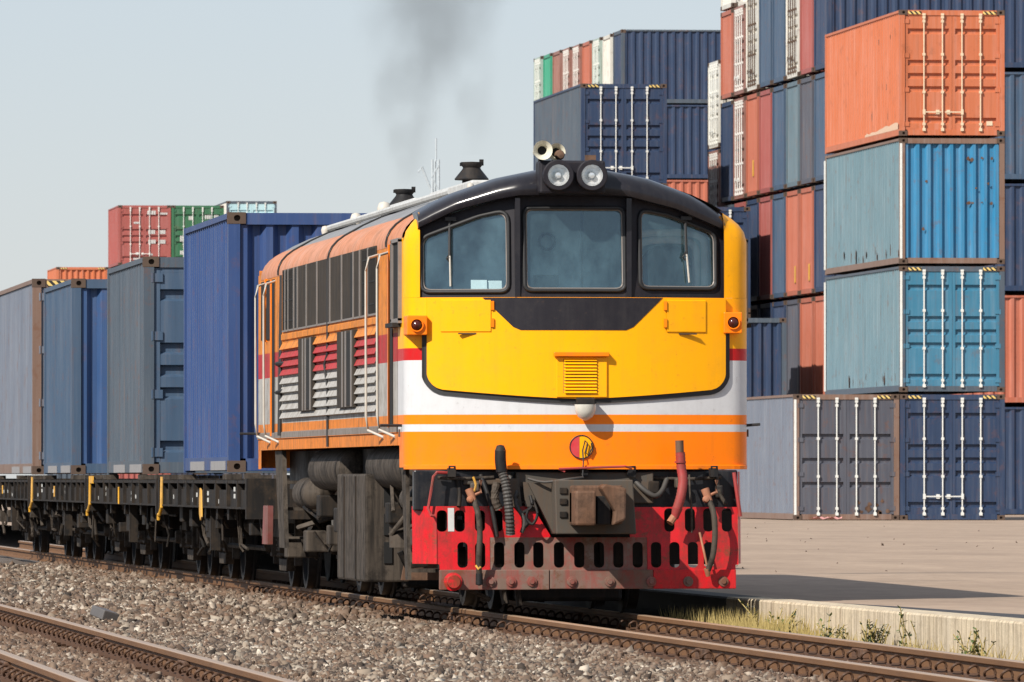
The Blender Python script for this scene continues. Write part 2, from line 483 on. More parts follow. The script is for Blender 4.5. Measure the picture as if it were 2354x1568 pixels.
# ballast bed: gently mounded sheet, then the stones
def bed_z(x, y):
    z = -0.20
    z += 0.05 * math.exp(-((x - 6.1) / 1.1) ** 2)
    z += 0.055 * math.exp(-((x - 7.72) / .22) ** 2) + 0.035 * math.exp(-((x - 3.8) / .3) ** 2) + .03 * math.exp(-((x - 4.75) / .2) ** 2)
    z -= 0.05 * max(0, min(1, (2.6 - x) / 1.5))
    return z + 0.012 * math.sin(x * 3.1 + y * .7) + 0.012 * math.sin(y * 1.3 - x)
xs = np.linspace(-6, 10.1, 60); ys = np.linspace(40, 175, 160)
bm_ = MB(); bm_.grid([[(x, y, bed_z(x, y)) for x in xs] for y in ys])
structure(bm_.build('ballast_bed', M['earth'], smooth=180))

def stone_mat():
    m, nt, p = new_mat('ballast_stone')
    g = nt.nodes.new('ShaderNodeNewGeometry')
    cr = nt.nodes.new('ShaderNodeValToRGB'); els = cr.color_ramp.elements
    stops = [(0, (0.025, 0.018, 0.013)), (.2, (0.075, 0.052, 0.037)), (.4, (0.165, 0.125, 0.095)), (.55, (0.145, 0.088, 0.058)), (.72, (0.215, 0.172, 0.13)), (.9, (0.32, 0.27, 0.21)), (1, (0.56, 0.49, 0.40))]
    els[0].color = (*stops[0][1], 1); els[1].position = 1; els[1].color = (*stops[-1][1], 1)
    for q, c in stops[1:-1]: e = els.new(q); e.color = (*c, 1)
    nt.links.new(g.outputs['Random Per Island'], cr.inputs[0])
    v = coords(nt)
    n = noise(nt, v, 0.55, 4, 0.6)
    c = mixc(nt, ramp(nt, n, 0.42, 0.68, 0, 0.55), cr.outputs[0], (0.15, 0.085, 0.045))
    sp = nt.nodes.new('ShaderNodeSeparateXYZ'); tc = nt.nodes.new('ShaderNodeTexCoord'); nt.links.new(tc.outputs['Object'], sp.inputs[0])
    # rust dust close to the rails
    for xr in (8.10, 4.32, 3.22):
        sb = node(nt, 'ShaderNodeMath', operation='SUBTRACT'); nt.links.new(sp.outputs['X'], sb.inputs[0]); sb.inputs[1].default_value = xr
        ab = node(nt, 'ShaderNodeMath', operation='ABSOLUTE'); nt.links.new(sb.outputs[0], ab.inputs[0])
        c = mixc(nt, ramp(nt, ab.outputs[0], 0.15, 0.75, 0.6, 0.0), c, (0.13, 0.07, 0.04))
    nt.links.new(c, p.inputs['Base Color']); p.inputs['Roughness'].default_value = 0.85
    return m
M['stone'] = stone_mat()
def stones(n, x0, x1, y0, y1, smin, smax, rs):
    g = np.random.default_rng(rs)
    cube = np.array([(x, y, z) for z in (-.5, .5) for y in (-.5, .5) for x in (-.5, .5)], float)
    quads = np.array([(0, 2, 3, 1), (4, 5, 7, 6), (0, 1, 5, 4), (2, 6, 7, 3), (0, 4, 6, 2), (1, 3, 7, 5)])
    tris = np.concatenate([quads[:, [0, 1, 2]], quads[:, [0, 2, 3]]])
    v = cube[None] * (1 + g.uniform(-.45, .45, (n, 8, 3)))
    v *= g.uniform((.9, .55, .3), (1.6, 1.1, .8), (n, 3))[:, None, :]
    s = g.uniform(smin, smax, n) * np.where(g.random(n) < .06, 1.7, 1.0)
    v *= s[:, None, None]
    q = g.normal(size=(n, 4)); q[:, 1:3] *= .55; q /= np.linalg.norm(q, axis=1)[:, None]
    a, b, c, d = q.T
    Rm = np.stack([np.stack([1 - 2 * (c * c + d * d), 2 * (b * c - a * d), 2 * (b * d + a * c)], -1),
                   np.stack([2 * (b * c + a * d), 1 - 2 * (b * b + d * d), 2 * (c * d - a * b)], -1),
                   np.stack([2 * (b * d - a * c), 2 * (c * d + a * b), 1 - 2 * (b * b + c * c)], -1)], -2)
    v = np.einsum('nij,nkj->nki', Rm, v)
    x = g.uniform(x0, x1, n); y = g.uniform(y0, y1, n)
    z = np.array([bed_z(p, r_) for p, r_ in zip(x, y)]) + g.uniform(-.01, .025, n)
    v += np.stack([x, y, z], -1)[:, None, :]
    f = tris[None] + (np.arange(n) * 8)[:, None, None]
    return v.reshape(-1, 3), f.reshape(-1, 3)
parts = [stones(270000, 2.2, 8.0, 46.5, 76, .016, .036, 1), stones(170000, 3.0, 8.0, 76, 132, .028, .052, 2), stones(20000, 8.0, 10.0, 46.5, 76, .020, .042, 3)]
V = []; Fc = []; o_ = 0
for v, f in parts: V.append(v); Fc.append(f + o_); o_ += len(v)
V = np.concatenate(V).astype(np.float32); Fc = np.concatenate(Fc).astype(np.int32)
me = bpy.data.meshes.new('ballast_stones')
me.vertices.add(len(V)); me.vertices.foreach_set('co', V.ravel())
me.loops.add(Fc.size); me.loops.foreach_set('vertex_index', Fc.ravel())
me.polygons.add(len(Fc)); me.polygons.foreach_set('loop_start', np.arange(0, Fc.size, 3, dtype=np.int32))
me.update(calc_edges=True); me.validate()
me.materials.append(M['stone'])
bo = bpy.data.objects.new('ballast_stones', me); COL.objects.link(bo)
tag(bo, 'grey and brown crushed stone ballast spread between and beside the tracks', 'gravel', None, 'stuff')

# ------------------------------------------------------------------ railway tracks
def rail_mat():
    m, nt, p = new_mat('rail_steel')
    v = coords(nt, (8, .5, 8))
    n = noise(nt, v, 3, 6, .7)
    c = mixc(nt, n, (0.075, 0.030, 0.010), (0.21, 0.100, 0.036))
    g = nt.nodes.new('ShaderNodeNewGeometry'); sp = nt.nodes.new('ShaderNodeSeparateXYZ'); nt.links.new(g.outputs['Position'], sp.inputs[0])
    top = ramp(nt, sp.outputs['Z'], -0.006, -0.003)
    c = mixc(nt, top, c, (0.42, 0.29, 0.19))
    nt.links.new(c, p.inputs['Base Color'])
    nt.links.new(mul(nt, top, 0.35), p.inputs['Metallic'])
    nt.links.new(ramp(nt, top, 0, 1, 0.75, 0.42), p.inputs['Roughness'])
    bump(nt, p, n, .3, .004)
    return m
M['rail'] = rail_mat()
M['clip'] = plain('rail_clip_rust', (0.075, 0.036, 0.018), .7)
M['sleeper'] = ground_mat('sleeper_concrete', (0.20, 0.15, 0.11), (0.12, 0.09, 0.07), 3.0)
PROF = [(-.055, -.14), (-.055, -.128), (-.012, -.112), (-.009, -.045), (-.034, -.036), (-.034, -.006), (-.026, 0), (.026, 0), (.034, -.006), (.034, -.036), (.009, -.045), (.012, -.112), (.055, -.128), (.055, -.14)]
def clip_mesh():
    mb = MB(); pts = []
    for k in range(13):
        t = R(-40 + 260 * k / 12)
        pts.append((0.034 * math.cos(t), 0.010 * math.sin(2 * t), 0.036 * math.sin(t)))
    mb.tube(pts, .009, 6)
    mb.box(-.05, .05, -.05, .05, -.062, -.04)
    return mb.mesh('rail_clip', 50)
CLIP = clip_mesh()
def track(label, xs_, ya, yb, slope, clip_to):
    t = thing('railway_track', label, 'railway track', (xs_[0], 75, 0))
    for xi in xs_:
        def X(y): return xi - xs_[0] + (slope * (y - 75) if y < 75 else 0)
        rl = MB().grid([[(X(y) + p[0], y - 75, p[1]) for p in PROF] for y in (ya, 60, 75, 100, yb)], True).build('rail', M['rail'], t, smooth=30)
        y = ya + .2; k = 0; far = MB()
        while y < yb - 1:
            for sgn in (-1, 1):
                p = (X(y) + sgn * .085, y - 75 + sgn * .02, -.085)
                if sgn < 0 and k < 90 and y < clip_to:
                    c = inst('rail_clip', CLIP, M['clip'], rl, p, (R(25), 0, 0)); k += 1
                elif y < 110:
                    far.box(p[0] - .03, p[0] + .03, p[1] - .03, p[1] + .03, -.15, -.095)
            y += .66
        tag(far.build('rail_clips', M['clip'], rl), None, None, None, 'stuff')
        for yj in ((58.3, 66.9) if xs_[0] < 6 else (79.0, 62.0)):
            MB().box(X(yj) - .05, X(yj) + .05, yj - 75 - .28, yj - 75 + .28, -.105, -.042).build('joint_bar', M['rust'], rl, bevel=.006)
    far = MB(); k = 0; y = ya + .2; c = (xs_[1] - xs_[0]) / 2
    sm = MB().prism([(-.13, -.36), (.13, -.36), (.10, -.222), (-.10, -.222)], 'x', -.95, .95)
    sm.v = [(x, y_, z) for (x, y_, z) in sm.v]
    sme = sm.mesh('sleeper')
    while y < yb - 1:
        if k < 60: inst('sleeper', sme, M['sleeper'], t, (c + (slope * (y - 75) if y < 75 else 0), y - 75, 0)); k += 1
        else: far.box(c - .95, c + .95, y - 75 - .11, y - 75 + .11, -.36, -.222)
        y += .66
    tag(far.build('sleepers', M['sleeper'], t), None, None, None, 'stuff')
track('rusty track the orange locomotive stands on, leading off to the right edge', (8.105, 9.17), 44, 165, .0035, 100)
track('empty rusty track in the gravel at the lower left', (3.225, 4.345), 44, 165, .003, 100)

# ------------------------------------------------------------------ shipping containers
W = 2.44
_mc = {}
def memo(key, fn):
    if key not in _mc: _mc[key] = fn()
    return _mc[key]
def corr(length, pitch, depth, start, end):
    """trapezoid corrugation stations (t, offset)"""
    out = [(start, 0)]; t = start + .04
    n = max(1, int((end - start - .08) / pitch)); p = (end - start - .08) / n
    for i in range(n):
        out += [(t + p * .10, 0), (t + p * .32, depth), (t + p * .62, depth), (t + p * .84, 0)]
        t += p
    out.append((end, 0))
    return out
def body_mesh(L, H):
    mb = MB()
    for x, sg in ((0.022, 1), (W - 0.022, -1)):
        st = corr(L, .278, .052, .12, L - .12)
        mb.grid([[(x + sg * d, t, .14), (x + sg * d, t, H - .06)] for t, d in st])
    mb.add([(.02, .08, H - .03), (W - .02, .08, H - .03), (W - .02, L - .05, H - .03), (.02, L - .05, H - .03)], [(0, 1, 2, 3)])
    mb.add([(.02, .08, .12), (W - .02, .08, .12), (W - .02, L - .05, .12), (.02, L - .05, .12)], [(3, 2, 1, 0)])
    st = corr(W, .24, .045, .1, W - .1)
    mb.grid([[(t, L - .03 - d, .14), (t, L - .03 - d, H - .06)] for t, d in st])
    return mb.mesh('container_body')
def frame_mesh(L, H):
    mb = MB()
    for x0, x1 in ((0, .12), (W - .12, W)):
        mb.box(x0, x1, .0, .13, .118, H - .118)
        mb.box(x0, x1, L - .13, L, .0, H)
    for x0, x1 in ((.006, .066), (W - .066, W - .006)):
        mb.box(x0, x1, .18, L - .13, H - .062, H - .004)
        mb.box(x0, x1, .18, L - .13, .02, .155)
    mb.box(.18, W - .18, .012, .11, H - .125, H - .006)
    mb.box(.18, W - .18, .012, .11, .015, .14)
    mb.box(.12, W - .12, L - .11, L - .006, H - .1, H - .005)
    mb.box(.12, W - .12, L - .11, L - .006, .015, .14)
    return mb.mesh('container_frame')
def casting_mesh():
    mb = MB()
    mb.plate([(0, 0), (.178, 0), (.178, .118), (0, .118)], [rrect(.055, .123, .028, .09, .03)], lambda u, z, d: (u, -.004 + d, z), .03)
    mb.box(0, .178, .06, .162, 0, .118)
    mb.plate([(.02, 0), (.162, 0), (.162, .118), (.02, .118)], [rrect(.06, .125, .03, .09, .03)], lambda u, z, d: (-.004 + d, u, z), .02)
    mb.box(.0, .178, .027, .06, .0, .022); mb.box(.0, .178, .027, .06, .096, .118)
    return mb.mesh('corner_casting')
def door_mesh(H, style):
    """left leaf, 1.10 m wide; x 0..1.09, z 0..h"""
    h = H - .27; w = 1.095; mb = MB()
    prof = [(0, 0)]
    if style == 0: rec = [.085, .36, .475, .59, .865]
    else: rec = [.26, .47, .68]
    hw = .05
    for q in rec:
        z = h * q
        prof += [(z - hw - .03, 0), (z - hw + .002, .062), (z + hw - .01, .062), (z + hw + .008, 0)]
    prof.append((h, 0))
    mb.grid([[(.07, .035 + d, z) for z, d in prof], [(w - .07, .035 + d, z) for z, d in prof]])
    for q in rec:                                   # ends of each recess
        z = h * q
        for x in (.07, w - .07):
            mb.add([(x, .035, z - hw - .03), (x, .097, z - hw + .002), (x, .097, z + hw - .01), (x, .035, z + hw + .008)], [(0, 1, 2, 3)])
    mb.box(0, .069, .03, .09, 0, h); mb.box(w - .069, w, .03, .09, 0, h)
    mb.box(.07, w - .07, .034, .09, -.001, .05); mb.box(.07, w - .07, .034, .09, h - .05, h + .001)
    for q in (.05, .35, .65, .95):                  # hinges
        mb.box(-.05, .10, .012, .03, h * q - .05, h * q + .05)
        mb.cyl((-.02, .008, h * q - .055), (-.02, .008, h * q + .055), .016, 8)
    return mb.mesh('container_door')
def bar_mesh(H, handle):
    h = H - .27; mb = MB()
    mb.cyl((0, -.012, -.03), (0, -.012, h + .03), .0165, 8)
    for q in (0.004, .05, .33, .66, .95, .985):
        z = h * q; mb.box(-.032, .032, -.03, .028, z - .03, z + .03)
    for q in (-.03, h + .0):
        mb.box(-.035, .035, -.036, .02, q, q + .05)
    if handle:
        z = h * .155
        mb.box(-.02, .40, -.034, -.02, z - .014, z + .014)
        mb.box(.28, .36, -.02, .03, z - .05, z + .05); mb.box(-.03, .03, -.04, -.01, z - .06, z + .06)
    return mb.mesh('locking_bar', 40)
def end_mesh(H):
    mb = MB(); st = corr(W, .235, .075, .13, W - .13)
    mb.grid([[(t, .035 + d, .14), (t, .035 + d, H - .125)] for t, d in st])
    return mb.mesh('end_wall')
def strip_mesh(): return MB().box(0, .30, -.004, .012, 0, .07).mesh('hazard_strip')

CONTS = []
def container(color, label, loc, L=12.19, H=2.9, front='door', across=False, frame=None, bars='bar_white', style=0, hazard=False, group='stacked containers in the yard', doorcol=None, parts=True, endcol=None, handles=True):
    """front at local y=0; across = long axis along X with its end facing -X"""
    x, y, z = loc
    o = thing('shipping_container', label, 'container', (x, y + W, z) if across else loc, -math.pi / 2 if across else 0, group)
    cm = CC[color]; fm = CC[frame] if frame else cm
    inst('body', memo(('b', L, H), lambda: body_mesh(L, H)), cm, o)
    fr = inst('frame', memo(('f', L, H), lambda: frame_mesh(L, H)), fm, o)
    if not parts:
        inst('end_wall', memo(('e', H), lambda: end_mesh(H)), cm, o)
        return o
    cs = memo('c', casting_mesh)
    for cx, cz, mx in ((0, 0, 0), (W - .178, 0, 0), (0, H - .118, 0), (W - .178, H - .118, 0)):
        inst('corner_casting', cs, M['casting'], fr, (cx, 0, cz))
    if front == 'door':
        dm = memo(('d', H, style), lambda: door_mesh(H, style))
        dc = CC[doorcol] if doorcol else cm
        for side in (0, 1):
            d = inst('door', dm, dc, o, (.122, 0, .14) if side == 0 else (W - .122, 0, .14))
            if side: d.scale = (-1, 1, 1)
            for i, bx in enumerate((.44, .87)):
                hd = handles and i == (side)
                inst('locking_bar', memo(('l', H, hd), lambda: bar_mesh(H, hd)), M[bars], d, (bx, 0, 0))
    elif front == 'end':
        inst('end_wall', memo(('e', H), lambda: end_mesh(H)), CC[endcol] if endcol else cm, o)
    if hazard:
        hs = memo('h', strip_mesh)
        inst('hazard_strip', hs, M['hazard'], fr, (.20, 0, H - .10)); inst('hazard_strip', hs, M['hazard'], fr, (W - .50, 0, H - .10))
    return o
def markings(o, rects, mat='stencil', face='front'):
    """small patches of painted lettering too small to read: rows of glyph-sized marks in one mesh"""
    mb = MB()
    for x0, x1, z0, z1 in rects: mb.box(x0, x1, .018, .026, z0, z1)
    return mb.build('placard', M[mat], o)

LV = [.14 + 2.95 * k for k in range(6)]
G1 = 'containers of the front yard stack'
# front column of the yard
container('orange', 'orange container with white lock bars on top of the front right stack', (32.02, 212, LV[3]), hazard=True, bars='bar_cream', group=G1, style=0, frame=None)
c = container('paleteal', 'pale blue container with bright blue ribbed blank end under the orange one', (32.02, 212, LV[2]), front='end', frame='brown', group=G1, endcol='cyan')
container('paleteal', 'teal container with white lock bars above the dark blue ground container', (32.02, 212, LV[1]), hazard=True, frame='slate', group=G1, doorcol='teal', handles=False)
container('navy', 'dark blue container on the ground at the bottom of the right stack', (32.02, 212, LV[0]), hazard=True, group=G1)
container('greyblue', 'grey blue rust edged container standing on the ground right of the locomotive', (29.56, 212, LV[0]), hazard=True, style=1, frame='brown', group=G1, doorcol='grey', handles=False)
for o in [o for o in bpy.data.objects if o.get('group') == G1]:
    if o.location.z < 8 and not o['label'].startswith('dark blue'):
        MB().box(.0, .055, -.007, .0, .125, 2.775).build('post_strip', M['bar_white'], o)
        if o.location.x > 31: MB().box(-.025, .0, 12.05, 12.19, .125, 2.775).build('post_strip', M['bar_white'], o)
gq = random.Random(21)
def blot(o, x, z, s_, mat, y=.031, face='front', asp=1.0):
    pts = []
    for k in range(11):
        a = k * 2 * math.pi / 11; q = s_ * gq.uniform(.55, 1.1)
        pts.append((x + q * math.cos(a), z + q * asp * math.sin(a)))
    mb = MB()
    if face == 'front': mb.add([(p, y, q) for p, q in pts], [tuple(range(11))])
    else: mb.add([(y, p, q) for p, q in pts], [tuple(range(11))])
    return mb.build('rust_patch' if mat == 'rust' else 'scuff_mark', M[mat], o)
M['scuff'] = plain('bare_primer', (.60, .42, .30), .7)
for o in [o for o in bpy.data.objects if o.get('group') == G1]:
    if o['label'].startswith('pale blue'):
        for x, z, q in ((1.60, 2.42, .055), (1.68, 2.40, .05), (1.92, 2.44, .04), (2.15, 2.43, .045), (1.60, 1.40, .055), (1.69, 1.41, .04), (1.92, 1.42, .03), (2.14, 1.40, .05), (.62, 1.9, .04), (1.78, 1.75, .03), (2.06, 1.85, .035), (.55, .8, .05)): blot(o, x, z, q, 'rust', asp=gq.uniform(.7, 1.5))
    if o['label'].startswith('orange'):
        mb = MB(); top = [(y, .20 + .13 * max(0, 1 - y / 6) + gq.uniform(-.03, .03)) for y in [.3 + .35 * k for k in range(16)]]
        mb.add([(.0045, y, z) for y, z in top] + [(.0045, top[-1][0], .158), (.0045, .3, .158)], [tuple(range(18))]); mb.build('scuff_mark', M['scuff'], o)
        for y, z, q in ((2.2, 1.2, .05), (3.4, 2.3, .06), (1.6, 2.35, .04), (4.5, .6, .07), (2.0, .5, .05)): blot(o, y, z, q, 'rust', y=.018, face='side', asp=1.8)
        MB().box(2.02, 2.16, .020, .026, .24, .34).build('label_plate', M['bar_cream'], o)
    if o['label'].startswith('teal') or o['label'].startswith('pale blue'):
        for k in range(12): blot(o, gq.uniform(.3, 10), gq.uniform(.2, .42), gq.uniform(.03, .07), 'rust', y=.016, face='side', asp=2.6)
    if o['label'].startswith('grey blue'):
        for k in range(10): blot(o, gq.uniform(1.3, 2.2), gq.uniform(.17, .45), gq.uniform(.03, .09), 'rust', y=.024)
# column behind the grey container
container('navy', 'ribbed blue blank end container right of the locomotive above the grey one', (31.24, 243, 2.73), L=6.06, H=2.6, front='end', frame='slate', group=G1)
container('slate', 'ground container hidden under the ribbed blue blank end one', (31.24, 243, .14), L=6.06, H=2.55, front='end', group=G1)
c = container('navy', 'navy container with white placards on its door beside the locomotive roof corner', (31.70, 253.5, 5.66), L=6.06, H=2.9, group=G1)
container('slate', 'container hidden beneath the navy one with white placards', (31.70, 253.5, 2.72), L=6.06, H=2.9, front='end', group=G1)
markings(c, [(2.0, 2.22, 2.02, 2.16), (2.0, 2.26, 1.74, 1.97), (2.0, 2.26, 1.56, 1.72), (2.02, 2.2, 1.40, 1.50), (2.04, 2.24, 1.22, 1.36), (2.06, 2.16, 1.02, 1.08), (2.04, 2.2, .80, .90), (2.05, 2.24, .55, .66)])

# block of containers lying across, ends facing the tracks
G2 = 'containers lying across in the tall block'
BX, BY = 34.76, 243.0
PT = 2.72
def block(col, row, color, label, front='end', H=2.85, **k):
    return container(color, label, (BX, BY + col * PT, LV[row]), H=H, front=front, across=True, group=G2, **k)
r5 = [('navy', 'end', 'navy container end in the top row, nearest the orange container'), ('red', 'end', 'dull red container end in the top row between navy and white doors'),
      ('white', 'door', 'white door end in the top row, right of the two blue ends'), ('steel', 'end', 'steel blue end in the top row, right one of the blue pair'),
      ('steel', 'end', 'steel blue end in the top row, left one of the blue pair'), ('white', 'door', 'white door end in the top row, left of the blue pair'),
      ('rust', 'door', 'rust streaked pale door end in the top row beside the red end'), ('redorange', 'end', 'orange red end in the top row at the left end of the tall block')]
for i, (c_, f_, l_) in enumerate(r5): block(i, 4, c_, l_, f_, H=2.85 if i < 6 else 2.5, bars='casting' if c_ == 'white' else 'bar_white')
container('white', 'cream container end peeking in above the orange red end at the top edge', (BX, BY + 7 * PT, LV[4] + 2.55), H=2.6, front='end', across=True, group=G2)
r4 = [('steel', 'end', 'blue end half hidden behind the orange container, second row down'), ('grey', 'end', 'violet grey end in the second row down, right of the brown post'),
      ('greyteal', 'end', 'grey teal end in the second row down, under the white door'), ('steel', 'end', 'blue end in the second row down, between teal and red ends'),
      ('red', 'end', 'dark red end in the second row down, right one of the red pair'), ('redorange', 'end', 'brighter red end with a yellow mark in the second row down'),
      ('rust', 'door', 'pale rusty door end in the second row down'), ('navy', 'end', 'navy end in the second row down at the left of the tall block')]
for i, (c_, f_, l_) in enumerate(r4):
    o = block(i, 3, c_, l_, f_)
    if i == 5: markings(o, [(1.2, 1.45, .55, 1.0)], 'yellow_bit')
r3 = [('navy', 'end', 'navy container side low at the right edge above an orange one'), ('redorange', 'end', 'orange end in the third row down, right one beside the teal stack'), ('redorange', 'end', 'orange end in the third row down, left one beside the blue end'),
      ('steel', 'end', 'half shaded blue end in the third row down'), ('red', 'end', 'red end mostly in shadow in the third row down'),
      ('navy', 'end', 'navy end in full shadow in the third row down')]
for i, (c_, f_, l_) in enumerate(r3):
    o = block(i, 2, c_, l_, f_)
    if i in (1, 2): markings(o, [(1.5, 1.75, .35, .8)], 'yellow_bit')
r2 = [('redorange', 'end', 'orange container side at the right edge, second from the ground'), ('redorange', 'end', 'bright orange end in the second row up beside the teal stack'), ('grey', 'end', 'grey end in the second row up beside the bright orange end'),
      ('navy', 'end', 'shaded end in the second row up behind the ribbed blue container')]
for i, (c_, f_, l_) in enumerate(r2): block(i, 1, c_, l_, f_)
for i in range(4, 9): block(i, 1, ('navy', 'grey', 'red', 'navy', 'slate')[i - 4], 'container low in the tall block hidden behind the locomotive cab', parts=False)
for i in range(6, 9): block(i, 2, ('red', 'slate', 'navy')[i - 6], 'container low in the tall block hidden behind the locomotive cab', parts=False)
for i in range(1, 9): block(i, 0, ('slate', 'navy', 'grey', 'red')[i % 4], 'container low in the tall block hidden behind the locomotive cab', parts=False)
block(0, 0, 'navy', 'dark blue container lying on the ground at the right edge of the photo', 'end')
# two lower ends beyond the block
container('white', 'cream white door end standing lower, left of the tall block', (BX, BY + 8 * PT + .1, 10.62), H=2.5, front='door', across=True, group=G2)
container('rust', 'pinkish rusty door end under the cream white one', (BX, BY + 8 * PT + .1, 8.05), H=2.5, front='door', across=True, group=G2)

# middle group behind the locomotive roof
G3 = 'containers behind the locomotive roof'
c = container('slate', 'blue container with white lock bars directly behind the headlights', (30.33, 261, 9.32), H=2.93, hazard=True, group=G3, doorcol='navy', frame='navy')
for k_ in range(3): container('navy', 'blue container hidden under the one behind the headlights', (30.33, 261, .14 + 3.06 * k_), H=2.95, group=G3, parts=False)
MX, MY = 38.83, 322.0
container('navy', 'ribbed navy container side on top, against the sky above the headlights', (MX, MY, 14.17), H=2.58, front='end', across=True, group=G3, frame='slate')
container('navy', 'ribbed navy container side below the top one, right of the blue doors', (MX, MY, 11.55), H=2.58, front='end', across=True, group=G3)
container('redorange', 'orange container side showing just above the black roof visor', (MX, MY, 8.93), H=2.58, front='end', across=True, group=G3)
for i, (c_, f_, l_) in enumerate([('white', 'end', 'white blank end in the sky row next to the navy end'), ('palegreen', 'door', 'greyish door end in the sky row left of the white end'), ('redorange', 'end', 'red end in the sky row right of the rusty doors'),
        ('rust', 'door', 'rusty door end in the sky row beside the red end'), ('rust', 'door', 'rusty door end in the middle of the sky row'), ('rust', 'end', 'faded rust end in the sky row beside the green end'),
        ('green', 'end', 'bright green end in the sky row'), ('palegreen', 'door', 'pale green door end at the left of the sky row')]):
    container(c_, l_, (MX, MY + 3.15 * (i + 1), 14.17 + .03 * i), H=2.58, front=f_, across=True, group=G3)

for i in range(9):
    for k_ in range(4 if i else 3): container(('navy', 'slate', 'red', 'grey', 'rust')[(i * 2 + k_) % 5], 'container low in the sky row block hidden behind the locomotive', (MX, MY + 3.15 * i, (.25 + 2.9 * k_) if not i else 2.75 + 2.85 * k_), H=2.78, across=True, group=G3, parts=False)
# far stacks above the wagons
G4 = 'far containers above the wagons'
c = container('red', 'faded red container with white lettering on its doors, far above the wagons', (28.49, 431, 10.99), L=7.2, H=2.78, group=G4)
mk = []
for (x0, x1, z, n) in ((.72, 1.02, 1.92, 1), (1.35, 1.75, 2.35, 2), (1.95, 2.3, 2.35, 1), (1.4, 1.72, 1.45, 2), (1.88, 2.2, 1.45, 2), (1.4, 1.75, 1.0, 2), (1.9, 2.2, 1.0, 2), (1.42, 1.6, .45, 1), (.8, 1.0, .5, 1), (.7, 1.05, .25, 1)):
    for q in range(4): mk.append((x0 + (x1 - x0) * q / 4, x0 + (x1 - x0) * (q + .8) / 4, z, z + .09 * n))
markings(c, mk)
c = container('darkgreen', 'dark green container with white lettering beside the far red one', (30.96, 431, 10.99), L=7.2, H=2.78, group=G4)
mk = []
for (x0, x1, z, n) in ((.8, 1.0, 2.1, 2), (1.55, 1.85, 2.15, 2), (1.98, 2.2, 2.15, 2), (.4, .6, 1.1, 3), (.4, .6, .5, 2), (1.5, 1.9, .8, 2)):
    for q in range(3): mk.append((x0 + (x1 - x0) * q / 3, x0 + (x1 - x0) * (q + .75) / 3, z, z + .09 * n))
markings(c, mk)
container('orange', 'orange container low in the far row, left of the faded red one', (25.62, 431, 8.15), L=7.2, H=2.75, front='end', hazard=True, group=G4)
container('white', 'pale white and blue container furthest away behind the green one', (35.0, 450, 11.6), L=7.2, H=2.95, group=G4, doorcol='paleblue', frame='slate')
for i, (x_, y_, n_, top_) in enumerate(((25.62, 431, 3, 8.1), (28.49, 431, 4, 10.95), (30.96, 431, 4, 10.95), (35.0, 450, 4, 11.55))):
    hh = (top_ - .14) / n_
    for k_ in range(n_): container(('slate', 'red', 'navy', 'grey')[(i + k_) % 4], 'container of the far row hidden behind the wagons', (x_, y_, .14 + hh * k_), L=7.2, H=hh - .04, group=G4, parts=False)

# ------------------------------------------------------------------ containers on the wagons
G5 = 'containers on the wagons'
TX = 7.38
container('royal', 'royal blue ribbed container on the wagon right behind the locomotive', (TX, 94.64, 1.165), L=6.25, H=2.65, front='end', group=G5)
container('slate', 'grey blue container with recessed doors on the second wagon', (TX, 107.2, 1.15), L=6.5, H=2.51, group=G5, style=0, doorcol='steel', frame='slate', bars='bar_white', handles=False)
container('steel', 'mid blue ribbed container on the third wagon', (TX, 120.75, 1.155), L=6.25, H=2.54, front='end', group=G5, endcol='blue')
container('greyblue', 'dull grey container with yellow black strip on the wagon at the left edge', (TX, 129.7, 1.155), L=12.19, H=2.73, hazard=True, group=G5, frame='brown')
for o in [o for o in bpy.data.objects if o.get('group') == G5]:
    for a in (.42, 3.3): MB().box(-.006, .004, a, a + 1.9, .02, .115).build('pocket_plate', M['pocket'], o)

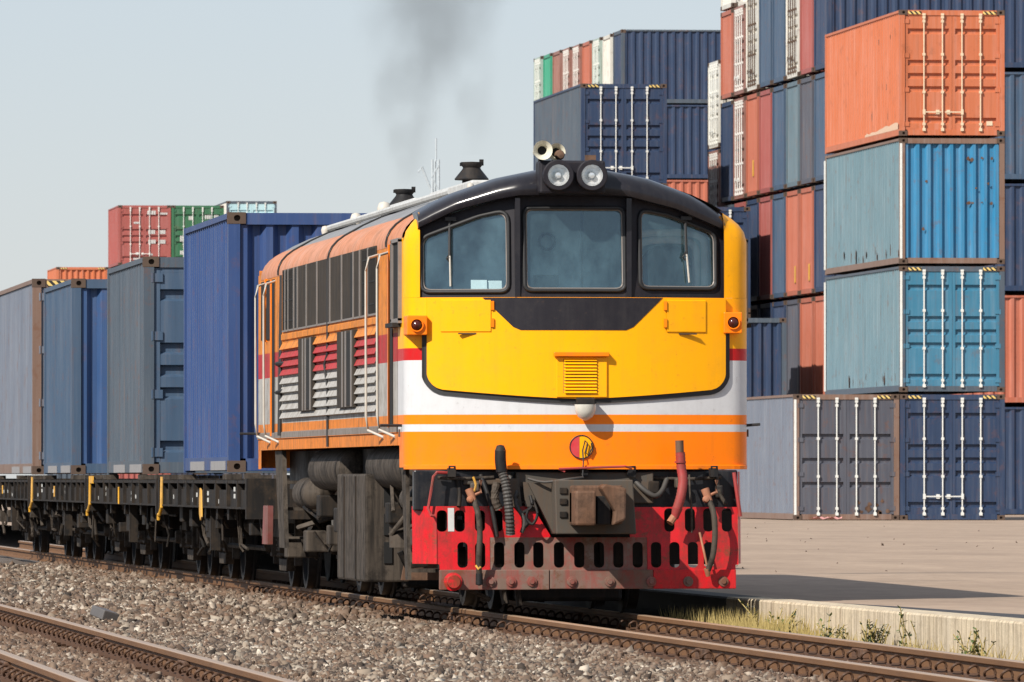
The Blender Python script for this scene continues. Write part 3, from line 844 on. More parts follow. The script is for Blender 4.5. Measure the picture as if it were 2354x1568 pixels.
# ------------------------------------------------------------------ flat wagons
def wheel_mesh(r):
    mb = MB()
    mb.lathe([(0, -.07), (r * .25, -.07), (r * .3, -.03), (r * .78, -.025), (r * .84, -.06), (r, -.062), (r + .0, .02), (r + .03, .035), (r + .03, .06), (r * .8, .062), (.0, .06)], (0, 0, 0), 'x', 28)
    return mb.mesh('wheel', 40)
WH = wheel_mesh(.43)
def coil(c, r, h, n=4):
    pts = [(c[0] + r * math.cos(t * .7), c[1] + r * math.sin(t * .7), c[2] + h * t / (9 * n)) for t in range(9 * n + 1)]
    return pts
def bogie(parent, v, base=1.75, r=.43, hw=.535, light='under'):
    """two axle bogie centred at v; outside side frames with boxes and springs"""
    b = MB()
    for sx in (-1, 1):
        x = sx * (hw + .17)
        b.prism([(v - base / 2 - .25, r + .10), (v - base / 2 + .25, r + .14), (v - .45, r - .14), (v + .45, r - .14), (v + base / 2 - .25, r + .14), (v + base / 2 + .25, r + .10), (v + base / 2 + .2, r - .08), (v + base / 2 - .28, r - .04), (v + .4, r - .26), (v - .4, r - .26), (v - base / 2 + .28, r - .04), (v - base / 2 - .2, r - .08)], 'x', x - .05, x + .05)
        for vv in (v - base / 2, v + base / 2):
            b.box(x - .10, x + .10, vv - .13, vv + .13, r - .12, r + .13)
            b.lathe([(0, sx * .16), (.07, sx * .16), (.085, sx * .10), (.085, 0)], (x, vv, r), 'x', 14)
        b.prism([(v - .36, r + .08), (v + .36, r + .08), (v + .25, r + .30), (v - .25, r + .30)], 'x', x - .12, x + .06)
        b.box(x - .03, x + .03, v - base / 2 - .42, v + base / 2 + .42, r + .22, r + .27)
        for vv in (v - base / 2 - .42, v + base / 2 + .42): b.box(x - .04, x + .04, vv - .03, vv + .03, r - .2, r + .28)
    b.box(-hw - .2, hw + .2, v - .2, v + .2, r + .08, r + .33)
    bo_ = b.build('bogie_frame', M[light], parent, bevel=.008)
    for sx in (-1, 1):
        for dv in (-.16, .16): MB().tube(coil((sx * (hw + .19), v + dv, r - .13), .07, .21), .017, 6).build('bogie_spring', M['under_light'], bo_)
    for vv in (v - base / 2, v + base / 2):
        for sx in (-1, 1):
            wo_ = inst('wheel', WH, M['dark_steel'], bo_, (sx * hw, vv, r), (0, 0, 0 if sx < 0 else math.pi))
    for vv in (v - base / 2, v + base / 2): MB().cyl((-hw - .2, vv, r), (hw + .2, vv, r), .07, 12).build('axle', M['dark_steel'], bo_)
    return bo_

def wagon(y0, label, seed):
    Lw = 12.3; g = random.Random(seed)
    t = thing('flat_wagon', label, 'rail wagon', (8.6, y0, 0), 0, 'container flat wagons behind the locomotive')
    f = MB()
    for sx in (-1, 1):
        f.box(sx * 1.22 - .02, sx * 1.22 + .02, .05, Lw - .05, .80, .985)
        f.box(sx * 1.22 - .05, sx * 1.22 + .05, .05, Lw - .05, 1.05, 1.08)
        f.box(sx * 1.22 - .06, sx * 1.22 + .06, .05, Lw - .05, .795, .815)
        k = .35; q = 0
        while k < Lw:
            f.box(sx * 1.245 - .03, sx * 1.245 + .03, k - .05, k + .05, .79, 1.08)
            if q % 3 != 1: f.box(sx * 1.22 - .012, sx * 1.22 + .012, k, k + g.uniform(.5, 1.3), .98, 1.055)
            if g.random() < .5: f.prism([(k + .2, .80), (k + .5, .80), (k + .44, .68), (k + .26, .68)], 'x', sx * 1.2 - .03, sx * 1.2 + .03)
            k += g.uniform(.9, 1.6); q += 1
    f.box(-.35, .35, .2, Lw - .2, .62, 1.0)
    for vv in (.06, 2.0, 3.6, 5.1, 6.6, 8.2, 9.6, Lw - .1): f.box(-1.2, 1.2, vv - .06, vv + .06, .82, 1.06)
    f.box(-1.3, 1.3, -.02, .12, .70, 1.10); f.box(-1.3, 1.3, Lw - .12, Lw + .02, .70, 1.10)
    fo = f.build('underframe', M['under'], t)
    d = MB(); d.box(-1.16, 1.16, .13, Lw - .13, 1.062, 1.082); d.build('deck', M['dark_steel'], t)
    for vv in (2.2, Lw - 2.2): bogie(t, vv, 1.7, light='under_light')
    br = MB()
    br.cyl((-.75, 4.6, .62), (-.75, 5.9, .62), .11, 16); br.box(-1.15, -.75, 6.4, 7.2, .48, .80); br.tube([(-1.05, 3.6, .72), (-1.05, 8.8, .72)], .025, 6)
    br.tube([(-.75, 3.0, .38), (-.75, 9.3, .38)], .03, 6); br.box(-1.2, -1.1, 5.9, 6.0, .35, .8)
    br.build('brake_gear', M['under'], t, smooth=40)
    for k in range(16):
        y = g.uniform(.4, Lw - .4); z = g.uniform(.35, .78)
        MB().tube([(-1.12, y, .80), (-1.10 + g.uniform(-.06, .1), y + g.uniform(-.1, .1), z), (-1.05, y + g.uniform(-.3, .3), z - g.uniform(0, .15))], g.uniform(.010, .024), 6).build('hanger', M[g.choice(['under_light', 'under', 'under_light'])], t)
    for k in range(5):
        y = g.uniform(.8, Lw - 1.2); z = g.uniform(.45, .65); q = g.uniform(.14, .3)
        MB().box(-1.16, -.95, y, y + q * 1.5, z, z + q * .7).build('gear_box', M[g.choice(['under_light', 'under'])], t, bevel=.01)
    for vv in (2.9, 3.2, 9.1, 9.4, .5, 11.7):
        for sx in (-1, 1):
            tw = MB(); tw.box(sx * 1.20 - .08, sx * 1.20 + .08, vv - .09, vv + .09, 1.09, 1.145)
            tw.build('twist_lock', M['under_light'], t)
    yl = MB()
    yl.tube([(-1.28, 12.0, 1.12), (-1.285, 12.0, .78), (-1.30, 12.10, .70), (-1.30, 12.26, .70), (-1.30, 12.28, .64)], .019, 8)
    yl.build('end_ladder', M['yellow_bit'], t)
    lv = MB()
    if seed == 3: lv.prism([(5.92, .70), (6.06, .66), (6.22, .72), (6.24, .88), (6.14, 1.0), (6.0, .98)], 'x', -1.30, -1.285)
    else: lv.tube([(-1.29, 6.12 + .07 * seed, 1.0), (-1.29, 6.12 + .07 * seed, .70 + .02 * seed)], .012, 6)
    lv.build('brake_lever', M['yellow_bit'], t)
    if seed == 5: MB().box(-1.29, -1.265, 11.55, 12.15, 1.04, 1.13).build('number_plate', M['yellow_bit'], t)
    x = .9
    while x < Lw - 1:
        if g.random() < .55:
            w_ = g.uniform(.05, .22); z0 = g.uniform(.84, .92)
            for q in range(g.randint(1, 2)): MB().box(-1.2452, -1.2405, x, x + w_, z0 + .07 * q, z0 + .045 + .07 * q).build('stencil_mark', M['stencil'], t)
        x += g.uniform(.4, .8)
    for e, vv in ((-1, 0.0), (1, Lw)):
        cp = MB(); cp.box(-.13, .13, vv + (-.32 if e < 0 else .02), vv + (-.02 if e < 0 else .32), .62, .92); cp.build('coupler', M['rust'], t, bevel=.02)
        hs = MB(); hs.tube([(-.45, vv + e * .05, .8), (-.46, vv + e * .22, .7), (-.45, vv + e * .28, .45), (-.3, vv + e * .34, .38)], .022, 8); hs.build('brake_hose', M['rubber'], t)
    return t
wagon(91.35, 'dark flat wagon directly behind the locomotive carrying the royal blue container', 3)
wagon(104.0, 'second dark flat wagon from the locomotive under the recessed door container', 5)
wagon(116.7, 'third flat wagon from the locomotive under the mid blue ribbed container', 8)
wagon(129.4, 'flat wagon at the left edge under the dull grey container', 9)

# ------------------------------------------------------------------ locomotive (local: x across, y back from the nose, z up from rail head)
LO = thing('locomotive', 'orange and yellow diesel locomotive with black visor, silver red stripes and red snow plough', 'locomotive', (8.665, 74.5, 0))
PX = lambda p: (p - 1319) / 287.0
PZ = lambda p: 1.1 + (1100 - p) / 287.0
def bulge(u):
    a = abs(u)
    if a <= 1.27: return .27 * (a / 1.27) ** 2
    t = min(1, (a - 1.27) / .13)
    return .27 + .16 * (1 - math.sqrt(max(0, 1 - t * t))) + .05 * t
US = [-1.4, -1.397, -1.39, -1.375, -1.355, -1.32, -1.27, -1.22] + [round(-1.15 + .1 * i, 3) for i in range(24)] + [1.22, 1.27, 1.32, 1.355, 1.375, 1.39, 1.397, 1.4]
# lower front shell with the paint bands
fs = MB()
fs.grid([[(u, bulge(u), z) for u in US] for z in (1.19, 1.3, 1.5, 1.7, 2.0, 2.3, 2.56)])
for sx in (-1, 1):
    inn = 1.285 if sx < 0 else 1.185
    uu = [sx * q for q in ((inn,) if sx < 0 else (inn, 1.25)) + (1.30, 1.335, 1.36, 1.38, 1.393, 1.4)]
    rows = []
    for z, sc in ((2.561, 1), (2.8, 1), (3.02, 1), (3.10, .985), (3.16, .955), (3.215, .91), (3.25, .87)):
        rows.append([(u * sc if abs(u) * sc > inn else sx * inn + (u - sx * inn) * .02, bulge(u) + (1 - sc) * .5, z) for u in uu])
    fs.grid(rows)
    fs.add([(sx * 1.4, .478, 1.19), (sx * 1.4, .478, 3.05), (sx * 1.4, .95, 3.05), (sx * 1.4, .95, 1.37), (sx * 1.4, .80, 1.37), (sx * 1.4, .80, 1.19)], [(0, 1, 2, 3, 4, 5)])
fs.build('nose_shell', M['nose_bands'], LO, smooth=40)
# bottom lip
lip = MB(); lip.grid([[(u, bulge(u) - .03, 1.175), (u, bulge(u) - .03, 1.205), (u, bulge(u) + .02, 1.215)] for u in US])
lip.grid([[(u, bulge(u) - .03, 1.175), (u, bulge(u) + .5, 1.175)] for u in US])
lip.build('nose_lip', M['orange'], LO)
# yellow nose panel, proud of the shell, with the black gasket round it
def nb(u, off=0.0):
    a = abs(u + .02); z = 1.742 - off + .085 * (a / 1.2) ** 1.4
    r = .13 + off; c = 1.215 + off - r
    if a > c: z += r - math.sqrt(max(0, r * r - min(r, a - c) ** 2))
    return z
def panel(name, half, off, proud, mat, top=2.556):
    us = [-.02 - half + half * 2 * i / 60 for i in range(61)]
    us = sorted(us + [-.02 + s * (half - d) for s in (-1, 1) for d in (.002, .006, .012, .02, .05, .07)])
    mb = MB(); rows = []
    for u in us:
        z0 = nb(u, off); zs = [z0 + (top - z0) * k / 8 for k in range(9)]
        b = bulge(max(-1.25, min(1.25, u)))
        rows.append([(u, b + .01, z0)] + [(u, b - proud, z) for z in zs] + [(u, b + .01, top)])
    mb.grid(rows)
    for u in (us[0], us[-1]):
        z0 = nb(u, off); b = bulge(u); mb.add([(u, b - proud, z0), (u, b - proud, top), (u, b + .02, top), (u, b + .02, z0)], [(0, 1, 2, 3)])
    return mb.build(name, mat, LO, smooth=35)
panel('nose_gasket', 1.250, .040, .016, M['gasket'], top=2.30)
panel('nose_panel', 1.214, 0, .036, M['yellow'])
# black trapezoid below the windows
tp = MB(); rows = []
for i in range(25):
    u = PX(1108) - .065 + (PX(1527) - PX(1108)) * i / 24
    zt = 2.557
    zb = 2.557 - min(1, min(u + .065 - PX(1108), PX(1527) - .065 - u) / .27) * .262
    rows.append([(u, bulge(u) - .03, zb), (u, bulge(u) - .040, zb), (u, bulge(u) - .040, zt), (u, bulge(u) - .03, zt)])
tp.grid(rows); tp.build('black_band', M['matt_black'], LO)
# windscreen mask in three facets with real openings
def facet(u):
    a = abs(u)
    return .055 if a < .452 else .055 + (a - .452) / (1.235 - .452) * .25
def fmap(off): return lambda u, z, d: (u, facet(u) + off + d + .10 * (z - 2.555), z)
def mtop(u): return 3.385 - .245 * (max(0, abs(u + .005) - .4) / .84) ** 1.25
lw_ = rpoly([(PX(973), PZ(668)), (PX(1170), PZ(668)), (PX(1170), PZ(478)), (PX(1105), PZ(492)), (PX(973), PZ(542))], [.07, .07, .10, .03, .07])
cw_ = rpoly([(PX(1206), PZ(665)), (PX(1440), PZ(665)), (PX(1440), PZ(473)), (PX(1206), PZ(473))], .06)
rw_ = rpoly([(PX(1476), PZ(660)), (PX(1661), PZ(660)), (PX(1661), PZ(530)), (PX(1545), PZ(488)), (PX(1476), PZ(476))], [.07, .07, .07, .03, .08])
edges = [-1.235, -.452, .452, 1.262]
for i, win in enumerate((lw_, cw_, rw_)):
    a, b = edges[i], edges[i + 1]
    n = 12
    outer = [(a, 2.556), (b, 2.556)] + [(b + (a - b) * k / n, mtop(b + (a - b) * k / n)) for k in range(n + 1)]
    if i == 1: a += .003; b -= .003
    pl = MB().plate(outer, [win], fmap(0), .05).build('windscreen_mask', M['matt_black'], LO)
    fr = MB(); ring = [fmap(-.008)(u, z, 0) for u, z in win]
    fr.tube(ring + ring[:2], .017, 8, cap=False); fr.build('window_seal', M['gasket'], pl, smooth=60)
    cu = sum(p[0] for p in win) / len(win); cz = sum(p[1] for p in win) / len(win)
    ring2 = [fmap(-.002)(cu + (u - cu) * .955, cz + (z - cz) * .955, 0) for u, z in win]
    MB().tube(ring2 + ring2[:2], .008, 6, cap=False).build('window_trim', M['grille_frame'], pl, smooth=60)
    tri = tessellate_polygon([[Vector((p[0], p[1], 0)) for p in win]])
    MB().add([fmap(.02)(u, z, 0) for u, z in win], [tuple(t) for t in tri]).build('window_pane', M['windscreen'], pl)
for p in (-.452, .452):
    y0 = .045; MB().prism([(p - .02, 2.56), (p + .02, 2.56), (p + .02, 3.36), (p - .02, 3.36)], 'y', y0, y0 + .06).build('pillar', M['black'], LO)
# cab interior
ci = MB()
ci.prism([(-1.3, 1.4), (1.3, 1.4), (1.3, 3.0), (1.1, 3.26), (.6, 3.45), (0, 3.52), (-.6, 3.45), (-1.1, 3.26), (-1.3, 3.0)], 'y', 1.95, 2.0); ci.box(-1.3, -1.27, .6, 1.95, 1.4, 3.1); ci.box(1.27, 1.3, .6, 1.95, 1.4, 3.1)
ci.build('cab_interior', M['cab_wall'], LO)
dk = MB(); dk.prism([(.42, 2.50), (.9, 2.56), (.95, 2.5), (.95, 1.5), (.42, 1.5)], 'x', -1.2, 1.2); dk.build('control_desk', M['cab_dark'], LO)
cd = MB(); cd.lathe([(.075, 0), (.075, -.02), (.055, -.02), (.055, 0)], (PX(1318), 1.93, PZ(553) + .05), 'y', 20); cd.box(PX(1285), PX(1343), 1.85, 1.9, PZ(665), PZ(618)); cd.box(PX(1236), PX(1240), 1.93, 1.945, 1.6, 3.3); cd.box(PX(1400), PX(1404), 1.93, 1.945, 1.6, 3.3)
cd.build('cab_fittings', M['cab_dark'], LO)
se = MB(); cx_ = PX(1572)
for rr, y_, zz in ((.31, 1.0, 2.98), (.24, 1.02, 2.92)):
    arch = [(cx_ + rr * math.copysign(abs(math.cos(R(t))) ** .6, math.cos(R(t))), zz + .13 * abs(math.sin(R(t))) ** .6) for t in range(0, 181, 12)]
    se.tube([(cx_ + rr, y_, 2.4)] + [(u, y_, z) for u, z in arch] + [(cx_ - rr, y_, 2.4)], .032, 8)
se.box(cx_ - .3, cx_ + .3, .99, 1.03, 2.38, 2.44)
se.build('seat_back', M['paper'], LO, smooth=60)
bs = MB(); bs.prism([(cx_ - .21, 2.4), (cx_ + .21, 2.4), (cx_ + .21, 2.9), (cx_ + .12, 3.0), (cx_ - .12, 3.0), (cx_ - .21, 2.9)], 'y', 1.04, 1.09); bs.build('seat_cushion', M['seat_blue'], LO, bevel=.03)
hm = MB(); hm.lathe([(0, .16), (.10, .14), (.17, .06), (.2, -.02)], (cx_ + .02, .55, 2.52), 'z', 14); hm.build('desk_binnacle', M['cab_dark'], LO, smooth=60)
pp = MB(); pp.obox((PX(1110), .40, 2.655), (.13, .02, .10), (R(-15), 0, 0)); pp.obox((PX(1148), .42, 2.655), (.11, .02, .09), (R(-15), 0, 0)); pp.build('papers', M['paper'], LO)
# wipers
for (ux, zt, zm, zb_) in ((PX(1038), PZ(503), PZ(590), PZ(655)), (PX(1588), PZ(500), PZ(585), PZ(645))):
    y = facet(ux) - .03
    wq = MB(); wq.tube([(ux, y + .08, zt), (ux + (.006 if ux > 0 else -.004), y + .05, zm)], .013, 6); wq.tube([(ux, y + .05, zm + .04), (ux - .025, y + .05, zm), (ux, y + .05, zm - .03)], .010, 6)
    wq.box(ux - .04, ux + .05, y + .05, y + .09, zt, zt + .03)
    wo2 = wq.build('wiper_arm', M['gasket'], LO)
    MB().tube([(ux + (.006 if ux > 0 else -.002), y + .045, zm + .02), (ux + (.025 if ux > 0 else .002), y + .035, zb_)], .008, 6).build('wiper_blade', M['white_rail'], wo2)
# black visor
OUT = [(-1.30, 3.19), (-1.22, 3.255), (-1.1, 3.325), (-.937, 3.40), (-.589, 3.52), (-.275, 3.585), (.0, 3.602), (.275, 3.59), (.63, 3.525), (.98, 3.405), (1.12, 3.33), (1.22, 3.265), (1.29, 3.20)]
def interp(tab, u):
    for (a, za), (b, zb) in zip(tab, tab[1:]):
        if a <= u <= b: return za + (zb - za) * (u - a) / (b - a)
    return tab[0][1] if u < tab[0][0] else tab[-1][1]
INN = [(-1.30, 3.09), (-1.24, 3.115), (-.937, 3.26), (-.62, 3.345), (-.45, 3.375), (-.2, 3.382), (.25, 3.382), (.45, 3.37), (.85, 3.275), (1.22, 3.125), (1.29, 3.09)]
vz = MB(); rows = []
for i in range(61):
    u = -1.235 + 2.505 * i / 60; zo = interp(OUT, u); zi = interp(INN, u); b = facet(u) if abs(u) < 1.235 else facet(1.235) + (abs(u) - 1.235) * .8
    h = zo - zi
    rows.append([(u, b + .12, zi + .01), (u, b + .0, zi - .004), (u, b - .035, zi + .006), (u, b - .05, zi + .04), (u, b - .045, zi + h * .45), (u, b - .01, zi + h * .72), (u, b + .07, zi + h * .92), (u, b + .20, zo + .004), (u, b + .45, zo + .012)])
vz.grid(rows)
for r_ in (rows[0], rows[-1]): vz.add(r_, [tuple(range(len(r_)))])
vz.build('roof_visor', M['black'], LO, smooth=50)
# roof
RP = [(-1.19, 3.272), (-1.1, 3.325), (-.937, 3.40), (-.589, 3.52), (-.275, 3.585), (0, 3.60), (.275, 3.585), (.589, 3.52), (.937, 3.40), (1.1, 3.325), (1.19, 3.272)]
LB = 14.95
mb = MB(); mb.grid([[(u, y, z) for u, z in RP] for y in (.38, 4, 8, 12, 14.6)] + [[(u * .99, 14.9, z - .06) for u, z in RP]] + [[(u * .97, 14.96, z - .25) for u, z in RP]])
mb.build('roof_cover', M['roof'], LO, smooth=30)
SH = [(1.191, 3.274), (1.26, 3.235), (1.32, 3.19), (1.365, 3.14), (1.393, 3.085), (1.402, 3.04), (1.402, 3.0)]
for sx in (-1, 1):
    mb = MB(); mb.grid([[(sx * u, y, z) for u, z in SH] for y in (.60, 4, 8, 12, 14.6)] + [[(sx * u * .985, 14.85, z - .04) for u, z in SH]] + [[(sx * u * .95, 14.96, z - .14) for u, z in SH]])
    mb.build('roof_edge', M['dusty_orange'], LO, smooth=60)
for y in (1.85, 7.25, 12.55):
    full = [(-u, z) for u, z in SH[::-1]] + RP[1:-1] + SH
    tb = MB().tube([(u * 1.006, y, z + .004) for u, z in full], .010, 6)
    if y == 7.25: tb.tube([(-1.412, y, 3.02), (-1.415, y, 2.2), (-1.44, y + .03, 2.1), (-1.415, y, 1.9), (-1.415, y, 1.38)], .012, 6)
    tb.build('roof_seam', M['gasket'], LO)
rd = MB()
for a, b in ((3.4, 6.9), (8.4, 11.6)):
    rd.box(-.55, .55, a, b, 3.50, 3.612)
rd.build('roof_hatch', M['roof_light'], LO, bevel=.02)
rp = MB(); rp.tube([(-.86, 2.0, 3.47), (-.86, 13.8, 3.47)], .030, 8); rp.build('roof_pipe', M['roof_light'], LO)
for (u, y, s) in ((-.80, 11.2, .055), (-.72, 9.3, .065), (-.9, 13.3, .04), (-.55, 3.4, .03)):
    MB().lathe([(0, s), (s * .7, s * .8), (s, 0), (s * .8, -s)], (u, y, interp(RP, u) + s), 'z', 14).build('roof_fitting', M['white_rail'], LO, smooth=60)
for (y, s, z0) in ((7.9, .62, 3.665), (14.1, .62, 3.615)):
    ex = MB()
    ex.cyl((0, y, z0 - .16), (0, y, z0 + .12), .085, 18)
    ex.lathe([(0, .09), (.150, .09), (.154, .10), (.085, .185), (.078, .20), (.098, .225), (.098, .25), (.0, .255)], (0, y, z0), 'z', 20)
    ex.box(.07, .105, y - .02, y + .02, z0 + .22, z0 + .275); ex.box(-.105, -.07, y - .02, y + .02, z0 + .215, z0 + .245)
    ex.v = [(x - .07, y_, z_) for x, y_, z_ in ex.v]
    ex.build('exhaust_cap', M['dark_steel'], LO, smooth=40)
# headlight box, lights, horns
hb = MB(); hb.box(PX(1243), PX(1396), -.14, .16, PZ(443), PZ(366)); hb.build('headlight_box', M['matt_black'], LO, bevel=.02)
for p in (1284, 1362):
    u, z = PX(p), PZ(401)
    h = MB(); h.lathe([(.125, .03), (.125, -.10), (.118, -.107), (.088, -.107), (.086, -.06)], (u, -.14, z), 'y', 28)
    ho = h.build('headlight', M['matt_black'], LO, smooth=40)
    q = MB(); q.lathe([(.086, -.098), (.078, -.06), (.05, -.035), (.0, -.03)], (u, -.14, z), 'y', 28); q.lathe([(.0, -.082), (.022, -.08), (.026, -.05)], (u, -.14, z), 'y', 12); q.build('reflector', M['chrome'], ho, smooth=60)
    q = MB(); q.lathe([(.0, -.108), (.05, -.107), (.087, -.102)], (u, -.14, z), 'y', 28); q.build('lens', M['lens'], ho, smooth=60)
for (p, pz, r_, yy, dx) in ((1241, 343, .078, -.16, .16), (1280, 345, .072, .06, .05)):
    u, z = PX(p), PZ(pz)
    h = MB(); h.lathe([(.035, .05), (.05, .01), (r_ * .9, -.01), (r_, -.02), (r_, -.012), (r_ * .94, .02), (r_ * .72, .14), (.045, .30), (.035, .42), (.0, .43)], (u, yy, z), 'y', 24)
    ho = h.build('horn', M['cream'], LO, smooth=50)
    q = MB(); q.lathe([(0, .052), (.036, .05), (.05, .012)], (u, yy - .001, z), 'y', 20); q.build('horn_throat', M['void'], ho)
    q = MB(); q.box(u - .02, u + .02, yy + .1, yy + .16, 3.56, z); q.build('bracket', M['dark_steel'], ho)
MB().lathe([(0, -.09), (.03, -.085), (.042, -.03), (.04, 0), (0, 0)], (PX(1286), .05, PZ(352)), 'y', 16).build('air_valve', M['rust'], LO, smooth=40)
MB().box(PX(1346), PX(1370), .0, .06, PZ(368), PZ(352)).build('lamp_bracket', M['rust'], LO)
# marker lamps
for (p0, p1, z0, z1, cpx, cpy) in ((930, 977, 768, 723, 952, 745), (1668, 1711, 763, 714, 1690, 738)):
    u0, u1 = PX(p0), PX(p1)
    yb = bulge(1.3) - .13
    mo = MB().box(u0, u1, yb, yb + .3, PZ(z0), PZ(z1)).build('marker_lamp', M['orange'], LO, bevel=.008)
    MB().lathe([(.0, -.035), (.03, -.03), (.042, -.005), (.045, .0)], (PX(cpx), yb, PZ(cpy)), 'y', 20).build('lens', M['lens_red'], mo, smooth=60)
    MB().lathe([(.055, .002), (.055, -.02), (.046, -.02), (.046, .002)], (PX(cpx), yb, PZ(cpy)), 'y', 20).build('bezel', M['orange'], mo)
# access flaps on the panel
for (p0, p1) in ((996, 1108), (1518, 1612)):
    mb = MB(); n = 8
    mb.grid([[(PX(p0 + (p1 - p0) * k / n), bulge(PX(p0 + (p1 - p0) * k / n)) - .036 - d, z) for k in range(n + 1)] for d, z in ((0, 2.28), (.010, 2.285), (.010, 2.535), (0, 2.54))])
    fo = mb.build('access_flap', M['yellow'], LO)
    hp = p1 + 4 if p0 < 1300 else p0 - 4
    for pz in (700, 740): MB().box(PX(hp) - .012, PX(hp) + .012, bulge(PX(hp)) - .056, bulge(PX(hp)) - .036, PZ(pz) - .035, PZ(pz) + .035).build('hinge', M['orange'], fo)
    ml = (p0 + p1) / 2
    MB().box(PX(ml - 18), PX(ml + 24), bulge(PX(ml)) - .062, bulge(PX(ml)) - .036, 2.262, 2.272).build('flap_lip', M['gasket'], fo)
# grille on the nose
gy = -.036
gb = MB(); gb.box(PX(1277), PX(1394), gy - .012, gy + .01, PZ(912), PZ(820)); go_ = gb.build('nose_vent', M['yellow'], LO, bevel=.004)
MB().box(PX(1270), PX(1398), gy - .055, gy, PZ(818), PZ(808)).build('vent_hood', M['orange'], go_, bevel=.005)
gb = MB(); gb.box(PX(1293), PX(1371), gy - .0135, gy - .010, PZ(902), PZ(824)); gb.build('vent_opening', M['rust'], go_)
gl_ = MB()
for k in range(11):
    z = PZ(900) + (PZ(826) - PZ(900)) * k / 10
    gl_.add([(PX(1294), gy - .014, z + .012), (PX(1370), gy - .014, z + .012), (PX(1370), gy - .030, z - .008), (PX(1294), gy - .030, z - .008)], [(0, 1, 2, 3)])
gl_.build('vent_slats', M['yellow'], go_)
# lower lamp
lp = MB(); lp.box(PX(1322), PX(1362), -.16, .0, PZ(930), PZ(914)); lo_ = lp.build('lamp_hood', M['dark_steel'], LO, bevel=.006)
MB().lathe([(.088, 0), (.085, -.05), (.06, -.10), (.02, -.125), (0, -.128)], (PX(1342), -.10, PZ(929)), 'z', 20).build('lamp_bowl', M['lamp_glass'], lo_, smooth=60)
# emblem on the lower front (red / yellow disc with a dark rim)
em = MB(); em.lathe([(.0, -.006), (.092, -.006), (.096, 0)], (PX(1336), -.001, PZ(1027)), 'y', 32); eo = em.build('emblem', M['yellow'], LO)
hp = [(PX(1333) + .084 * math.cos(R(t)), PZ(1027) + .084 * math.sin(R(t))) for t in range(95, 266, 10)]
MB().prism(hp, 'y', -.010, -.005).build('emblem_half', paint('emblem_red', (0.55, .02, .03), .4, amount=.1), eo)
ri = MB(); ri.tube([(PX(1336) + .094 * math.cos(R(t)), -.010, PZ(1027) + .094 * math.sin(R(t))) for t in range(0, 370, 12)], .005, 5); ri.build('emblem_rim', M['gasket'], eo)
wl2 = MB(); wl2.tube([(PX(1337), -.06, PZ(1100)), (PX(1339), -.05, PZ(1060)), (PX(1338), -.03, PZ(1035)), (PX(1344), -.03, PZ(1012)), (PX(1349), -.03, PZ(1018)), (PX(1345), -.03, PZ(1040)), (PX(1352), -.03, PZ(1046)), (PX(1360), -.03, PZ(1030)), (PX(1358), -.03, PZ(1018))], .006, 6); wl2.build('wire_loop', M['gasket'], LO)

